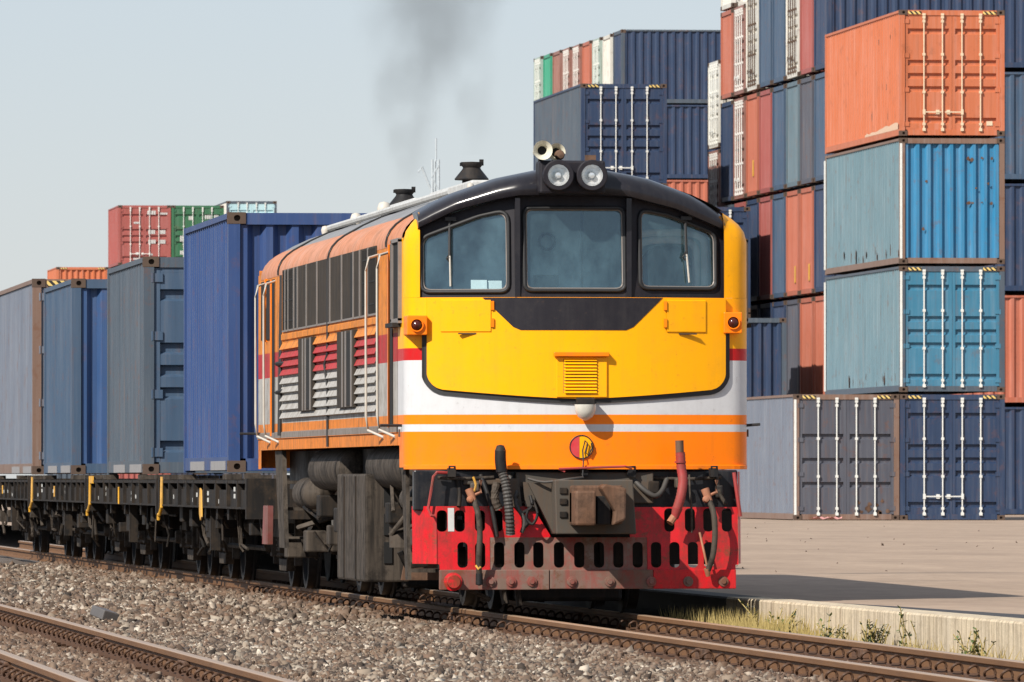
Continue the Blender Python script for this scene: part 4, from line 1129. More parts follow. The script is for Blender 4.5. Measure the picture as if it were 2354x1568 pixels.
# ---- sides
def louvre_rows(z0, z1, n):
    out = []; p = (z1 - z0) / n
    for k in range(n): out += [(z0 + p * k, 0.0), (z0 + p * k + p * .15, .0), (z0 + p * k + p * .25, .034), (z0 + p * k + p * .95, .006)]
    return out + [(z1, 0)]
for sx in (-1, 1):
    X = sx * 1.4
    sw = MB()
    for (y0, y1, zb) in ((.93, 2.62, 1.37), (2.62, 12.15, 1.37), (12.15, 14.1, 1.37), (14.1, 14.95, 1.37)):
        if y0 == 2.62:
            zz = [(1.37, 0), (1.47, 0), (1.475, .012), (1.53, .012), (1.535, 0), (1.63, 0)] + louvre_rows(1.64, 2.36, 9) + [(2.38, 0), (2.39, .015), (2.44, .015), (2.45, 0), (3.05, 0)]
        else: zz = [(1.37, 0), (1.47, 0), (1.475, .01), (1.53, .01), (1.535, 0), (3.05, 0)]
        sw.grid([[(X + sx * d, y, z) for z, d in zz] for y in (y0, y1)])
    sw.add([(X, 14.6, 1.19), (X, 14.95, 1.19), (X, 14.95, 1.371), (X, 14.6, 1.371)], [(0, 1, 2, 3)])
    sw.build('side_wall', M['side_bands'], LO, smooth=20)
    # upper grille
    gr = MB(); gr.box(X - .001 if sx > 0 else X - .012, X + .012 if sx > 0 else X + .001, 2.72, 12.05, 2.47, 3.04)
    gro = gr.build('side_grille', M['grille'], LO)
    dv = MB()
    for y in (3.4, 4.15, 4.75, 5.85, 7.0, 8.3, 9.4, 10.35, 10.75, 11.35, 11.7): dv.box(X - .022, X + .022, y - .022, y + .022, 2.47, 3.04)
    dv.box(X - .016, X + .016, 2.7, 12.07, 2.462, 2.478)
    dv.build('grille_divider', M['grille_frame'], gro)
    for ya_, yb_ in ((2.8, 4.0), (10.75, 12.0)):
        fm_ = MB(); y = ya_
        while y < yb_:
            fm_.box(X - .017, X + .017, y - .012, y + .012, 2.485, 3.025); y += .11
        for z in (2.56, 2.75, 2.94): fm_.box(X - .0165, X + .0165, ya_, yb_ - .05, z - .006, z + .006)
        fm_.build('grille_mesh', M['void'], gro)
    for a, b in ((4.82, 5.05), (10.42, 10.7)): MB().box(X - .0145, X + .0145, a, b, 2.49, 3.02).build('grille_gap', M['void'], gro)
    # small vertical openings among the louvres
    for a, b in ((4.5, 6.05), (8.55, 10.0)):
        o1 = MB().box(X - .040, X + .040, a, b, 1.71, 2.37).build('vent_opening', M['grille'], LO)
        for q in (.08, .42, .62): MB().box(X - .046, X + .046, a + (b - a) * q, a + (b - a) * (q + .06), 1.715, 2.365).build('vent_bar', M['grille_frame'], o1)
        o3 = MB(); o3.box(X - .043, X + .043, a + (b - a) * .16, a + (b - a) * .40, 1.73, 2.35); o3.build('vent_gap', M['void'], o1)
    # cab side window, door line, rear door
    cw = MB().box(X - .012, X + .012, .62, 1.22, 2.40, 3.02).build('cab_side_window', M['void'], LO)
    cf = MB()
    for a, b, c_, d_ in ((.60, .64, 2.38, 3.04), (1.20, 1.26, 2.38, 3.04), (.6, 1.26, 2.36, 2.40), (.6, 1.26, 3.02, 3.05)): cf.box(X - .03, X + .03, a, b, c_, d_)
    cf.build('window_frame', M['grille_frame'], cw)
    MB().box(X - .07, X + .07, .70, 1.3, 2.33, 2.365).build('arm_rest', M['dark_steel'], cw)
    for a, b, c_, d_ in ((1.34, 1.56, 1.52, 3.02), (13.05, 13.3, 1.50, 2.98)):
        do = MB().box(X - .008, X + .008, a, b, c_, d_).build('door_recess', M['void'], LO)
        MB().box(X - .02, X + .02, b, b + .06, c_, d_).build('door_frame', M['orange'], do)
    rw2 = MB().box(X - .012, X + .012, 13.45, 14.5, 2.42, 2.98).build('rear_door_window', M['void'], LO)
    MB().box(X - .022, X + .022, 13.9, 13.98, 2.40, 3.0).build('window_post', M['orange'], rw2)
    for y in (1.60, 2.60, 13.0, 13.95):
        hr = MB(); hr.tube([(X, y, 2.96), (X + sx * .10, y - .12, 2.93), (X + sx * .12, y - .14, 2.82), (X + sx * .12, y - .14, 1.62), (X + sx * .10, y - .12, 1.50), (X, y - .45, 1.44)], .0115, 8)
        hr.build('handrail', M['white_rail'], LO, smooth=60)
    wr = MB(); wr.tube([(X, 12.25, 3.0), (X + sx * .02, 12.25, 1.5)], .022, 6); wr.tube([(X, 12.25, 2.15), (X + sx * .06, 12.1, 2.17), (X, 11.9, 2.17)], .02, 6); wr.tube([(X, 12.25, 1.9), (X + sx * .06, 12.1, 1.9), (X, 11.95, 1.92)], .02, 6)
    wr.build('cable', M['gasket'], LO)
    MB().box(X - .004, X + .05, .72, .86, 1.44, 1.50).build('footstep_bracket', M['rust'], LO)
for pp_ in ([(-1.38, .6, 1.53), (-1.58, .55, 1.53)], [(1.38, .45, 1.53), (1.50, .40, 1.54)], [(-1.38, 14.7, 1.53), (-1.6, 14.7, 1.53)]): MB().tube(pp_, .012, 6).build('lamp_iron', M['gasket'], LO)
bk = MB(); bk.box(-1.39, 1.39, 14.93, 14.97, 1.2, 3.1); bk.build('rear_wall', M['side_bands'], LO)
# ---- underframe
uf = MB(); uf.box(-1.1, 1.1, .5, 14.9, 1.0, 1.36); uf.build('frame_sill', M['dark_steel'], LO)
for v in (2.5, 12.0): bogie(LO, v, 2.2, .46, .535, 'under')
for v in (1.4, 3.6, 10.9, 13.1):
    MB().box(-.44, .44, v - .45, v + .45, .10, .9).build('traction_motor', M['dark_steel'], LO, bevel=.03)
tk = MB(); tk.box(-1.36, -.98, 4.25, 6.9, .22, 1.14); to = tk.build('side_tank', M['under_light'], LO, bevel=.02)
for y in (5.1, 6.2): MB().box(-1.37, -1.355, y - .03, y + .03, .24, 1.12).build('tank_rib', M['under'], to)
sl_ = MB()
for z in (.38, .62, .86): sl_.box(-1.20, -1.13, 4.235, 4.25, z, z + .18)
sl_.build('tank_slot', M['void'], to)
pt = MB(); pt.prism([(-1.08, .24), (-.55, .24), (-.55, 1.0), (-.92, 1.0), (-.95, .92)], 'y', 3.95, 4.02); pt.build('end_plate', M['rust'], LO)
ct = MB(); ct.box(-.9, 1.3, 4.3, 9.6, .28, 1.05); ct.build('fuel_tank', M['dark_steel'], LO, bevel=.04)
for (u, a, b, z, r_) in ((-1.12, .95, 4.9, 1.20, .19), (-1.12, 7.3, 10.6, 1.18, .19), (-1.16, 10.9, 12.3, .96, .15), (-1.20, .9, 1.9, .93, .11)):
    cy = MB(); cy.lathe([(0, -.02), (r_ * .6, 0), (r_ * .92, .05), (r_, .12), (r_, b - a - .12), (r_ * .8, b - a), (0, b - a)], (u, a, z), 'y', 22)
    co = cy.build('air_reservoir', M['under_light'], LO, smooth=50)
    MB().lathe([(r_ + .008, .3), (r_ + .012, .33), (r_ + .008, .36)], (u, a, z), 'y', 22).build('strap', M['under'], co)
st = MB()
st.prism([(.70, 1.18), (1.05, 1.18), (.72, .28), (.52, .28)], 'x', -1.36, -1.33); st.prism([(.70, 1.18), (1.05, 1.18), (.72, .28), (.52, .28)], 'x', -.98, -.95)
for z in (.34, .64, .92): st.box(-1.33, -.98, .5, .85, z, z + .03)
st.build('cab_steps', M['under_light'], LO)
st = MB()
st.prism([(12.7, 1.36), (13.5, 1.36), (13.0, .45), (12.4, .45)], 'x', -1.36, -1.32)
for z in (.5, .8, 1.05): st.box(-1.32, -1.0, 12.6, 13.1, z, z + .03)
st.build('rear_steps', M['under_light'], LO)
MB().prism([(14.3, .84), (14.85, .84), (15.0, .47), (14.35, .47)], 'x', -1.36, -1.31).build('rear_step_plate', paint('faded_red', (0.17, .02, .018), .6, amount=.6), LO)
g_ = random.Random(4)
for k in range(20):
    y = g_.choice([3.2, 3.6, 1.5, 7.2, 7.8, 8.4, 9.0, 9.8, 10.4, 11.2, 12.0, 13.2, 13.8, 14.3]) + g_.uniform(-.2, .2); z = g_.uniform(.3, 1.05); a = g_.uniform(-.4, .4)
    mb = MB(); mb.tube([(-.95 - g_.random() * .3, y, z), (-1.0 - g_.random() * .3, y + a, z + g_.uniform(-.25, .25)), (-.95, y + a * 1.6, z + g_.uniform(-.3, .3))], g_.uniform(.012, .03), 6)
    mb.build('pipe', M[g_.choice(['under_light', 'under', 'rust'])], LO, smooth=60)
for (y, z, s) in ((8.1, .62, .22), (8.9, .5, .18), (9.9, .75, .2), (11.3, .42, .2), (13.4, .35, .2), (3.3, .72, .18), (1.2, .55, .14)):
    bx = MB(); bx.box(-1.25, -.95, y, y + s * 1.8, z, z + s)
    bx.build('equipment_box', M['under' if z > .6 else 'under_light'], LO, bevel=.015)
for (y, z) in ((1.25, .52), (3.55, .52)):
    sb_ = MB(); sb_.lathe([(.0, -.0), (.12, 0), (.12, .34), (0, .34)], (-1.1, y, z), 'z', 16)
    sb_.build('brake_cylinder', M['under_light'], LO, smooth=40)
sg = MB(); sg.tube([(-1.0, .55, .42), (-.98, .35, .25), (-.7, .45, .12)], .02, 6); sg.tube([(-.6, .7, .4), (-.55, .65, .08)], .03, 6); sg.tube([(-.45, .9, .4), (-.42, .8, .06)], .025, 6); sg.build('sand_pipe', M['under_light'], LO)

# ---- front buffer beam, plough, coupler, hoses
bb = MB(); bb.box(-1.30, 1.33, .16, .30, .84, 1.17); bb.build('buffer_beam', M['navy_beam'], LO, bevel=.015)
hd = MB(); hd.box(PX(1180), PX(1500), .05, .158, .90, 1.15); hd.box(PX(1060), PX(1180), .10, .158, 1.05, 1.10); hd.build('headstock', M['coupler_grey'], LO, bevel=.01)
def slot(px, z0, z1, w_=.084):
    return rrect(PX(px) - w_ / 2, PX(px) + w_ / 2, z0, z1, w_ * .42, 4)
low = [slot(p, .382, .588) for p in (1055, 1096, 1140, 1187, 1231, 1279, 1326, 1372, 1417, 1462, 1505, 1548, 1591, 1628)]
up = [slot(p, .672, .845) for p in (1008, 1049, 1096, 1137)] + [slot(p, .672, .86) for p in (1537, 1585, 1628, 1671)]
def pm2(u, z, d): return (u, .0 + d + .10 * (z - .3), z)
for nm, mt, poly in (('plough_plate', 'red_plate', ((995, 1164), (1218, 1164), (1262, 1236), (1118.5, 1236), (1118.5, 1312), (1002, 1312), (1001, 1298), (995, 1297))),
                     ('plough_bars', 'rusty_bar', ((1119.5, 1236), (1483.5, 1236), (1483.5, 1312), (1119.5, 1312))),
                     ('plough_plate', 'red_plate', ((1441, 1166), (1697, 1166), (1697, 1299), (1690, 1300), (1690, 1312), (1484.5, 1312), (1484.5, 1236), (1445, 1236)))):
    us = [PX(x) for x, y in poly]
    hs = [h for h in (low + up) if min(us) < h[0][0] < max(us) and (nm == 'plough_bars' or not (PX(1119) < h[0][0] < PX(1484) and h in low)) and not (nm == 'plough_bars' and h in up)]
    MB().plate([(PX(x), PZ(y)) for x, y in poly], hs, pm2, .014).build(nm, M[mt], LO)
gd = MB(); gd.box(.25, 1.37, .9, .94, .40, 1.0); gd.build('guard_like_added_panel', M['dark_steel'], LO)  # added dark panel, blocks the bright yard behind the plough slots
for (p0, p1, z1, z0, dy) in ((946, 995, 1164, 1297, .28), (1697, 1710, 1084, 1297, .20)):
    mb = MB(); n = 8; rows = []
    for k in range(n + 1):
        t = k / n; u = PX(p0 + (p1 - p0) * t); s = (1 - t) if p0 < 1300 else t
        y = .005 + dy * s ** 1.7
        rows.append([(u, y, PZ(z0)), (u, y + .02, PZ((z0 + z1) / 2)), (u, y + .055, PZ(z1))])
    mb.grid(rows); mb.build('plough_wing', M['red_plate'], LO, smooth=60)
br = MB(); br.box(PX(1000), PX(1255), -.03, .02, .205, .366); br.box(PX(1257), PX(1496), -.028, .02, .212, .366); bro = br.build('plough_bar', M['rusty_bar'], LO, bevel=.006)
MB().box(PX(1497), PX(1690), -.026, .02, .212, .366).build('plough_bar', M['red_plate'], LO, bevel=.006)
for p in (1119, 1166, 1214, 1307, 1395, 1492, 1578, 1660):
    MB().lathe([(.0, -.03), (.02, -.03), (.022, -.018), (.04, -.015), (.042, 0)], (PX(p), -.029, PZ(1338)), 'y', 14).build('bolt', M['rusty_bar'], bro, smooth=40)
MB().lathe([(0, -.09), (.05, -.09), (.055, -.08), (.055, -.02), (.075, -.015), (.075, 0)], (PX(1031), -.03, PZ(1338)), 'y', 20).build('boss', M['red_plate'], bro, smooth=40)
cb_ = MB(); cb_.prism([(PX(1258), PZ(1103)), (PX(1440), PZ(1103)), (PX(1448), PZ(1228)), (PX(1262), PZ(1228))], 'y', -.30, .1); cbo = cb_.build('coupler_pocket', M['coupler_grey'], LO, bevel=.01)
for q in ((1225, 1100, 1258, 1228),):
    MB().prism([(PX(1205), PZ(1110)), (PX(1258), PZ(1110)), (PX(1262), PZ(1225))], 'y', -.06, .06).build('gusset', M['coupler_grey'], cbo)
cp = MB(); cp.prism([(PX(1293), PZ(1208)), (PX(1340), PZ(1208)), (PX(1340), PZ(1128)), (PX(1293), PZ(1128))], 'y', -.72, -.29); cp.box(PX(1293), PX(1412), -.44, -.29, PZ(1205), PZ(1116))
cp.prism([(PX(1380), PZ(1208)), (PX(1410), PZ(1195)), (PX(1412), PZ(1122)), (PX(1360), PZ(1112)), (PX(1352), PZ(1120)), (PX(1385), PZ(1175))], 'y', -.68, -.43)
cp.build('coupler_head', M['rust'], LO, bevel=.018)
cv = MB(); cv.box(PX(1347), PX(1380), -.56, -.43, PZ(1206), PZ(1140)); cv.build('knuckle', M['dark_steel'], LO, bevel=.01)
for z in (1125, 1150, 1180): MB().box(PX(1270), PX(1287), -.315, -.298, PZ(z + 10), PZ(z - 4)).build('rivet_plate', M['under'], cbo, bevel=.004)
def smooth_path(pts, n=10):
    pts = [Vector(p) for p in pts]; out = []
    P_ = [pts[0]] + pts + [pts[-1]]
    for i in range(1, len(P_) - 2):
        a, b, c_, d = P_[i - 1:i + 3]
        for k in range(n):
            t = k / n
            out.append(.5 * ((2 * b) + (c_ - a) * t + (2 * a - 5 * b + 4 * c_ - d) * t * t + (3 * b - a - 3 * c_ + d) * t ** 3))
    out.append(pts[-1]); return out
def P3(px, py, y): return (PX(px), y, PZ(py))
MB().tube(smooth_path([P3(1142, 1082, -.10), P3(1150, 1110, -.12), P3(1156, 1150, -.13), P3(1160, 1190, -.12), P3(1163, 1228, -.08)], 10), .040, 12, ribs=.16).build('corrugated_hose', M['rubber'], LO)
MB().tube(smooth_path([P3(1139, 1036, -.10), P3(1139, 1058, -.10), P3(1142, 1084, -.10)], 4), .046, 14).build('hose_head', M['dark_steel'], LO, smooth=50)
MB().lathe([(0, .05), (.03, .042), (.046, .0)], P3(1139, 1036, -.10), 'z', 14).build('hose_cap', M['dark_steel'], LO, smooth=60)
MB().tube(smooth_path([P3(1133, 1110, -.02), P3(1128, 1145, -.04), P3(1138, 1170, -.03)], 6), .035, 10, ribs=.1).build('rear_hose', M['under_light'], LO)
rh = MB(); rh.tube(smooth_path([P3(1557, 1040, -.10), P3(1559, 1075, -.11), P3(1562, 1105, -.13), P3(1557, 1140, -.14), P3(1548, 1172, -.13)], 9), .040, 12, ribs=.06)
rh.tube([P3(1549, 1168, -.13), P3(1543, 1192, -.12)], [.044, .03], 12); rh.tube([P3(1557, 1060, -.105), P3(1557, 1064, -.105)], .048, 12)
rh.build('red_air_hose', M['red_hose'], LO, smooth=50)
MB().tube([P3(1555, 1012, -.10), P3(1556, 1042, -.10)], .034, 12).build('hose_top', M['rust'], LO, smooth=50)
MB().tube([P3(1542, 1188, -.12), P3(1531, 1203, -.14)], .032, 10).build('hose_end', M['copper'], LO)
for pts, r_ in (([P3(1078, 1150, -.10), P3(1087, 1185, -.14), P3(1090, 1230, -.15), P3(1088, 1285, -.13), P3(1090, 1322, -.10)], .024), ([P3(1624, 1150, -.10), P3(1633, 1180, -.14), P3(1636, 1225, -.15), P3(1632, 1275, -.14), P3(1622, 1312, -.10)], .024)):
    MB().tube(smooth_path(pts, 8), r_, 10).build('brake_hose', M['under_light'], LO, smooth=60)
for (p, z) in ((1073, 1140), (1621, 1140)):
    vv = MB(); vv.tube([P3(p - 6, z - 16, -.08), P3(p + 4, z + 14, -.10)], [.035, .028], 10); vv.tube([P3(p + 2, z, -.09), P3(p + 20, z - 8, -.09), P3(p + 22, z - 36, -.06)], .014, 8); vv.lathe([(0, -.04), (.02, -.035), (.03, 0)], P3(p - 4, z + 8, -.10), 'y', 10)
    vv.build('hose_valve', M['copper'], LO, smooth=50)
MB().tube(smooth_path([P3(1078, 1130, -.09), P3(1082, 1115, -.10), P3(1076, 1096, -.10)], 5), .010, 6).build('valve_handle', M['yellow_bit'], LO)
MB().lathe([(0, .05), (.028, .04), (.03, -.05), (0, -.06)], P3(1090, 1330, -.10), 'z', 10).build('hose_coupling', M['dark_steel'], LO, smooth=50)
MB().tube([P3(1082, 1300, -.12), P3(1088, 1308, -.13), P3(1092, 1303, -.13)], .014, 6).build('coupling_tag', M['yellow_bit'], LO)
MB().tube([P3(1620, 1308, -.10), P3(1622, 1326, -.09)], [.03, .018], 10).build('hose_coupling', M['copper'], LO, smooth=50)
lv = MB(); lv.tube([P3(1040, 1088, .10), P3(996, 1086, .06), P3(988, 1095, .04), P3(975, 1170, .02), P3(982, 1186, -.02), P3(990, 1186, -.02)], .013, 8); lv.build('uncoupling_lever', M['red_hose'], LO)
MB().tube([P3(1688, 1086, .05), P3(1702, 1188, .03)], .016, 8).build('side_rod', M['red_hose'], LO)
MB().tube([P3(1290, 1084, -.05), P3(1276, 1078, -.06), P3(1430, 1072, -.06), P3(1446, 1076, -.03)], .010, 8).build('lift_bar', M['red_hose'], LO)
for p in (1030, 1338, 1448, 1640):
    MB().obox(P3(p, 1086, .06), (.06, .12, .07), (0, 0, 0)).tube([P3(p - 8, 1090, .02), P3(p - 6, 1072, .0), P3(p + 6, 1072, .0), P3(p + 8, 1090, .02)], .010, 6).build('lug', M['dark_steel'], LO)
mb = MB(); mb.tube(smooth_path([P3(1190, 1180, -.04), P3(1205, 1172, -.08), P3(1213, 1160, -.08), P3(1210, 1140, -.04)], 6), .014, 8); mb.tube(smooth_path([P3(1193, 1190, -.04), P3(1205, 1200, -.07), P3(1195, 1212, -.05)], 6), .018, 8); mb.build('chain_hook', M['dark_steel'], LO)
MB().prism([(PX(1160), PZ(1100)), (PX(1185), PZ(1100)), (PX(1192), PZ(1165)), (PX(1172), PZ(1165))], 'y', .0, .15).prism([(PX(1195), PZ(1108)), (PX(1215), PZ(1108)), (PX(1225), PZ(1165)), (PX(1200), PZ(1165))], 'y', .0, .15).build('bracket', M['coupler_grey'], LO)

gp = random.Random(12)
mb = MB(); z0_, z1_ = PZ(1222), PZ(1168)
mb.add([(PX(1021.5), .10 * (z0_ - .3) - .003, z0_), (PX(1036), .10 * (z0_ - .3) - .003, z0_), (PX(1036), .10 * (z1_ - .3) - .003, z1_), (PX(1021.5), .10 * (z1_ - .3) - .003, z1_)], [(0, 1, 2, 3)])
mb.build('white_mark', M['stencil'], LO)
for pts, r_, mt in (([P3(1165, 1092, .10), P3(1180, 1125, .02), P3(1178, 1160, -.03), P3(1196, 1196, -.06), P3(1190, 1225, -.05)], .018, 'rubber'),
                    ([P3(1100, 1092, .12), P3(1112, 1130, .05), P3(1125, 1180, .0), P3(1133, 1235, -.02)], .02, 'dark_steel'),
                    ([P3(1448, 1092, .10), P3(1470, 1120, .02), P3(1500, 1140, .0), P3(1520, 1128, .05), P3(1535, 1098, .12)], .022, 'rubber'),
                    ([P3(1586, 1092, .12), P3(1584, 1130, .02), P3(1586, 1170, -.02), P3(1586, 1225, -.03)], .009, 'under_light'),
                    ([P3(1000, 1098, .12), P3(1060, 1100, .10), P3(1130, 1097, .10)], .014, 'under_light'),
                    ([P3(1500, 1098, .12), P3(1580, 1101, .10), P3(1660, 1097, .12)], .014, 'under_light'),
                    ([P3(1045, 1095, .12), P3(1050, 1130, .08), P3(1046, 1165, .02)], .018, 'under'),
                    ([P3(1216, 1150, -.05), P3(1225, 1180, -.10), P3(1214, 1205, -.10), P3(1200, 1190, -.08), P3(1206, 1168, -.08)], .012, 'dark_steel'),
                    ([P3(1205, 1100, -.05), P3(1240, 1108, -.12), P3(1290, 1102, -.20), P3(1330, 1098, -.12)], .012, 'rubber'),
                    ([P3(1605, 1225, -.03), P3(1612, 1265, -.08), P3(1619, 1300, -.10)], .010, 'copper'),
                    ([P3(1650, 1100, .10), P3(1655, 1135, .04), P3(1668, 1160, .01)], .016, 'under_light')):
    MB().tube(smooth_path(pts, 6), r_, 8).build('front_pipe', M[mt], LO, smooth=60)
for px_, py_, w_, h_ in ((1190, 1135, .10, .12), (1085, 1120, .07, .07), (1215, 1165, .06, .08), (1500, 1120, .09, .10), (1560, 1110, .06, .08), (1655, 1130, .06, .10)):
    MB().obox((PX(px_), .10, PZ(py_)), (w_, .12, h_), (0, R(gp.uniform(-8, 8)), R(gp.uniform(-12, 12)))).build('front_box', M[gp.choice(['dark_steel', 'coupler_grey', 'under'])], LO, bevel=.012)

# measured sideways positions of the front fittings on the nose (metres off the body's centre line)
OFF = {n: -.065 for n in ('windscreen_mask', 'pillar', 'wiper_arm', 'roof_visor', 'headlight_box', 'headlight', 'horn', 'air_valve', 'lamp_bracket', 'papers', 'nose_vent', 'lamp_hood', 'emblem', 'wire_loop', 'seat_back', 'seat_cushion', 'desk_binnacle', 'cab_fittings')}
OFF.update({n: -.045 for n in ('plough_plate', 'plough_bars', 'plough_bar', 'plough_wing', 'coupler_pocket', 'coupler_head', 'knuckle', 'corrugated_hose', 'hose_head', 'hose_cap', 'rear_hose', 'red_air_hose', 'hose_top', 'hose_end', 'brake_hose', 'hose_valve', 'valve_handle', 'hose_coupling', 'coupling_tag', 'uncoupling_lever', 'side_rod', 'lift_bar', 'lug', 'chain_hook', 'bracket', 'headstock', 'buffer_beam', 'white_mark', 'front_pipe', 'front_box', 'marker_lamp')})
for o in LO.children:
    n = o.name.split('.')[0]
    if n in OFF: o.location.x += OFF[n] - (.03 if n.startswith('headlight') else 0)

# ------------------------------------------------------------------ smoke from the two exhausts
def smoke_mat(name, H, path, widths, dens):
    m, nt, p = new_mat(name)
    nt.nodes.remove(p)
    out = nt.nodes['Material Output']
    tc = nt.nodes.new('ShaderNodeTexCoord'); sp = nt.nodes.new('ShaderNodeSeparateXYZ'); nt.links.new(tc.outputs['Object'], sp.inputs[0])
    hf = ramp(nt, sp.outputs['Z'], 0, H)
    def curve(vals):
        cr = nt.nodes.new('ShaderNodeValToRGB'); els = cr.color_ramp.elements
        cr.color_ramp.interpolation = 'B_SPLINE'
        els[0].position = vals[0][0]; els[0].color = (vals[0][1],) * 3 + (1,)
        els[1].position = vals[-1][0]; els[1].color = (vals[-1][1],) * 3 + (1,)
        for q, v in vals[1:-1]: e = els.new(q); e.color = (v, v, v, 1)
        nt.links.new(hf, cr.inputs[0]); return cr.outputs[0]
    cx = ramp(nt, curve([(q, (x + 2) / 4) for q, x in path]), 0, 1, -2, 2)
    wd = curve(widths)
    dn = curve(dens)
    nv = coords(nt, (1, 1, .75))
    wob = noise(nt, nv, 1.4, 3, .6)
    wx = ramp(nt, wob, 0, 1, -.35, .35)
    s1 = node(nt, 'ShaderNodeMath', operation='SUBTRACT'); nt.links.new(sp.outputs['X'], s1.inputs[0]); nt.links.new(cx, s1.inputs[1])
    s2 = node(nt, 'ShaderNodeMath', operation='ADD'); nt.links.new(s1.outputs[0], s2.inputs[0]); nt.links.new(wx, s2.inputs[1])
    xx = mul(nt, s2.outputs[0], s2.outputs[0]); yy = mul(nt, sp.outputs['Y'], sp.outputs['Y'])
    ad = node(nt, 'ShaderNodeMath', operation='ADD'); nt.links.new(xx, ad.inputs[0]); nt.links.new(yy, ad.inputs[1])
    sq = node(nt, 'ShaderNodeMath', operation='SQRT'); nt.links.new(ad.outputs[0], sq.inputs[0])
    dv = node(nt, 'ShaderNodeMath', operation='DIVIDE'); nt.links.new(sq.outputs[0], dv.inputs[0]); nt.links.new(wd, dv.inputs[1])
    env = node(nt, 'ShaderNodeMapRange'); env.interpolation_type = 'SMOOTHSTEP'
    env.inputs[1].default_value, env.inputs[2].default_value, env.inputs[3].default_value, env.inputs[4].default_value = .15, 1.0, 1.0, 0.0
    nt.links.new(dv.outputs[0], env.inputs[0])
    n2 = noise(nt, nv, 2.6, 4, .55)
    d = mul(nt, mul(nt, mul(nt, env.outputs[0], ramp(nt, n2, .30, .62)), dn), 1.0)
    vol = node(nt, 'ShaderNodeVolumePrincipled'); vol.inputs['Color'].default_value = (.27, .27, .27, 1)
    nt.links.new(d, vol.inputs['Density'])
    nt.links.new(vol.outputs[0], out.inputs['Volume'])
    return m
def smoke(label, loc, H, hw, mat):
    mb = MB().box(-hw, hw, -hw * .8, hw * .8, 0, H)
    o = mb.build('smoke', mat, loc=loc)
    tag(o, label, 'smoke', None, 'stuff')
smoke('thin dark exhaust smoke rising from the rear roof exhaust', (8.6, 88.6, 3.86), 2.7, 1.4, smoke_mat('smoke_rear', 2.7, [(0, 0), (.2, .02), (.45, .08), (.7, .3), (.85, .6), (1, .95)], [(0, .14), (.3, .46), (.6, .70), (1, 1.15)], [(0, .0), (.06, 1.1), (.6, 1.0), (1, .8)]))
smoke('grey puff of exhaust smoke above the front roof exhaust', (8.62, 82.4, 3.98), 1.9, .7, smoke_mat('smoke_front', 1.9, [(0, 0), (.3, -.02), (.6, -.12), (1, -.15)], [(0, .14), (.25, .30), (.5, .38), (1, .55)], [(0, .2), (.1, .6), (.25, 1.0), (.5, .6), (1, .5)]))

# ------------------------------------------------------------------ small things and plants
mst = thing('radio_mast', 'pale lattice mast far away behind the locomotive roof', 'mast', (52.18, 520, 0))
mb = MB()
for x, y in ((-.22, -.2), (.22, -.2), (0, .25)): mb.tube([(x, y, 0), (x * .8, y * .8, 19.0)], .075, 6)
for k in range(25): 
    s = -1 if k % 2 else 1; mb.tube([(-.22 * s, -.2, k * .75), (.22 * s * .95, -.2, k * .75 + .75)], .045, 5)
mb.build('mast_lattice', M['far_white'], mst)
MB().tube([(.05, 0, 18.9), (.05, 0, 20.2)], .05, 6).build('antenna', M['far_white'], mst)
MB().tube([(-.2, 0, 17.2), (-.75, 0, 18.6), (-.95, 0, 18.3)], .06, 6).build('arm', M['far_white'], mst)

blk = MB().obox((0, 0, 0), (.16, .26, .09), (R(10), R(14), R(24))).build('metal_block', plain('worn_steel', (.13, .12, .115), .5, .3), bevel=.01, loc=(5.27, 81.5, -.09))
tag(blk, 'dark grey flat metal block lying tilted in the gravel between the tracks', 'metal block')
rag = MB(); rows = []
for i in range(7): rows.append([(i * .11 - .33 + .02 * math.sin(j * 2), j * .08, .02 + .035 * (1 + math.sin(i * 2.1 + j * 1.7))) for j in range(4)])
rag.grid(rows); tag(rag.build('rag', plain('pink_cloth', (.6, .28, .26), .9), loc=(30.25, 211.4, .14), smooth=80), 'pinkish rag on the ground at the foot of the grey container', 'rag')
ys_ = MB().obox((0, 0, 0), (.12, .10, .05), (R(5), R(8), R(30))).build('plastic_scrap', plain('yellow_plastic', (.55, .46, .12), .5), bevel=.01, loc=(10.0, 67.3, -.14))
tag(ys_, 'small yellow plastic scrap at the foot of the platform wall', 'scrap')
rs = MB().obox((0, 0, 0), (.14, .10, .07), (R(9), R(12), R(40))).build('stone', plain('pink_stone', (.46, .24, .18), .8), bevel=.02, loc=(8.75, 51.6, -.12))
tag(rs, 'reddish stone lying between the rails at the lower right', 'stone')

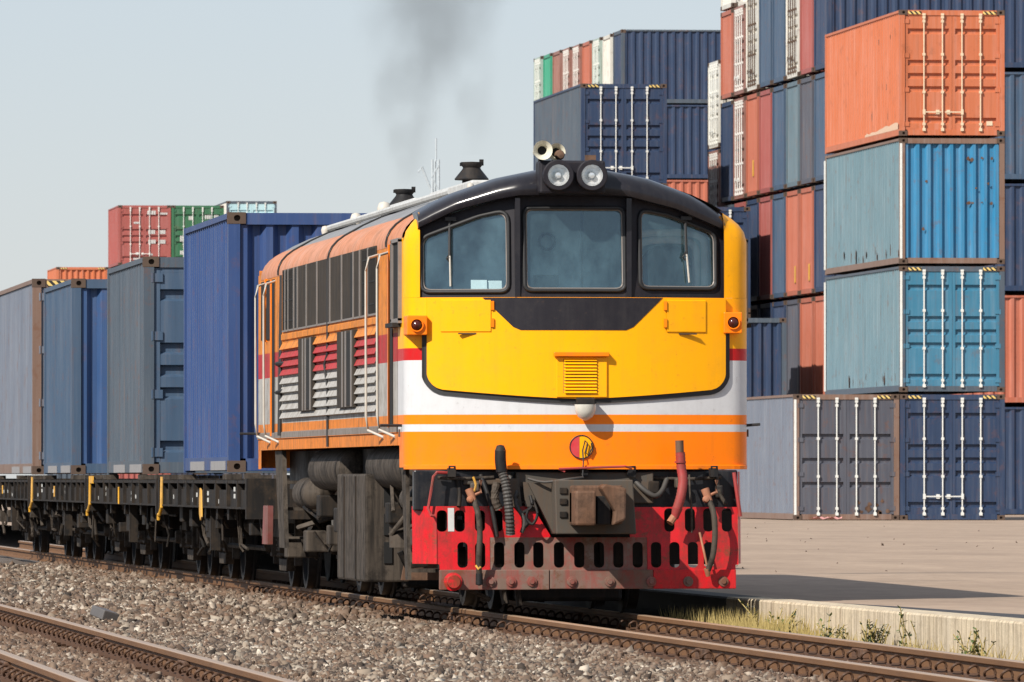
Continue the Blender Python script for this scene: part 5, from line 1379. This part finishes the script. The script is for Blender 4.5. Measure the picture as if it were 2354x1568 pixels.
M['leaf'] = plain('weed_leaf', (.085, .12, .03), .6)
M['leaf_dark'] = plain('weed_leaf_dark', (.05, .075, .028), .6)
M['straw'] = plain('dry_grass', (.36, .27, .09), .7)
def weed(x, y, h, n, label, seed, mat='leaf'):
    g = random.Random(seed)
    t = thing('weed', label, 'plant', (x, y, -.22), 0, 'weeds along the platform wall')
    st = MB(); lf = MB()
    for k in range(n):
        a = g.uniform(0, 6.28); lean = g.uniform(.05, .45); hh = h * g.uniform(.55, 1.05)
        p = [Vector((lean * math.cos(a) * hh * q * q, lean * math.sin(a) * hh * q * q, hh * q)) + Vector((g.uniform(-.06, .06), g.uniform(-.06, .06), 0)) * (q > 0) * .3 for q in (0, .33, .66, 1)]
        b = Vector((g.uniform(-.08, .08), g.uniform(-.10, .10), 0)); p = [q + b for q in p]
        st.tube(p, .004, 5)
        for j in range(g.randint(12, 20)):
            q = g.uniform(.2, 1); i = min(2, int(q * 3)); c_ = p[i].lerp(p[i + 1], q * 3 - i)
            d = Vector((g.uniform(-1, 1), g.uniform(-1, 1), g.uniform(-.3, .8))).normalized(); s = g.uniform(.015, .048)
            e = d.cross(Vector((0, 0, 1))).normalized() * s * .35
            lf.add([c_, c_ + d * s * .5 + e, c_ + d * s, c_ + d * s * .5 - e], [(0, 1, 2, 3)])
    st.build('stem', M['straw'], t); lf.build('foliage', M[mat], t)
weed(9.96, 71.6, .30, 6, 'sparse tall weed by the wall at the edge of the locomotive shadow', 1, 'leaf_dark')
weed(10.03, 70.2, .34, 5, 'thin upright weed at the wall left of the dense bush', 2)
weed(10.06, 67.9, .30, 24, 'dense dark green weed bush at the middle of the platform wall', 3, 'leaf_dark')
weed(10.07, 66.4, .42, 5, 'single spindly weed just right of the dense bush', 4)
weed(10.13, 63.6, .28, 15, 'leafy light green weed beside the wall joint', 5)
weed(10.2, 60.3, .25, 6, 'small weed at the wall near the right edge', 6, 'leaf_dark')
weed(9.98, 69.4, .24, 12, 'low spreading weed between the upright weed and the dense bush', 9, 'leaf_dark')
weed(9.9, 72.4, .30, 9, 'pale tall weed in the dry grass at the end of the shadow', 10)
weed(9.92, 73.2, .38, 6, 'weed in the dark beside the locomotive front', 7, 'leaf_dark')
gr = MB(); g = random.Random(3)
for k in range(5200):
    y = g.uniform(60.0, 76.5); x = g.uniform(9.55, wall_x(y) - .03) if y > 70 else wall_x(y) - g.uniform(.03, .25)
    if y < 70 and (math.sin(y * 2.3) + math.sin(y * 5.1 + 1) < .3 or g.random() < .7): continue
    h = g.uniform(.05, .22) * (1.25 if y > 71 else .8); a = g.uniform(0, 6.28); l = g.uniform(.02, .1); w_ = .006
    gr.add([(x - w_, y, -.2), (x + w_, y, -.2), (x + l * math.cos(a), y + l * math.sin(a), -.2 + h)], [(0, 1, 2)])
tag(gr.build('dry_grass', M['straw']), 'dry yellow grass growing between the rail and the platform wall', 'grass', None, 'stuff')
# loose chips lying about on the yard
v, f = stones(300, 11.0, 40.0, 92, 208, .008, .022, 9)
v = v.reshape(300, 8, 3); v[:, :, 2] += .145 - v[:, :, 2].min(1)[:, None] - .01; v = v.reshape(-1, 3)
me = bpy.data.meshes.new('yard_debris'); me.from_pydata([tuple(p) for p in v], [], [tuple(int(i) for i in q) for q in f]); me.materials.append(plain('debris', (.14, .105, .08), .9))
do_ = bpy.data.objects.new('yard_debris', me); COL.objects.link(do_)
tag(do_, 'loose chips and dirt scattered over the concrete yard', 'debris', None, 'stuff')
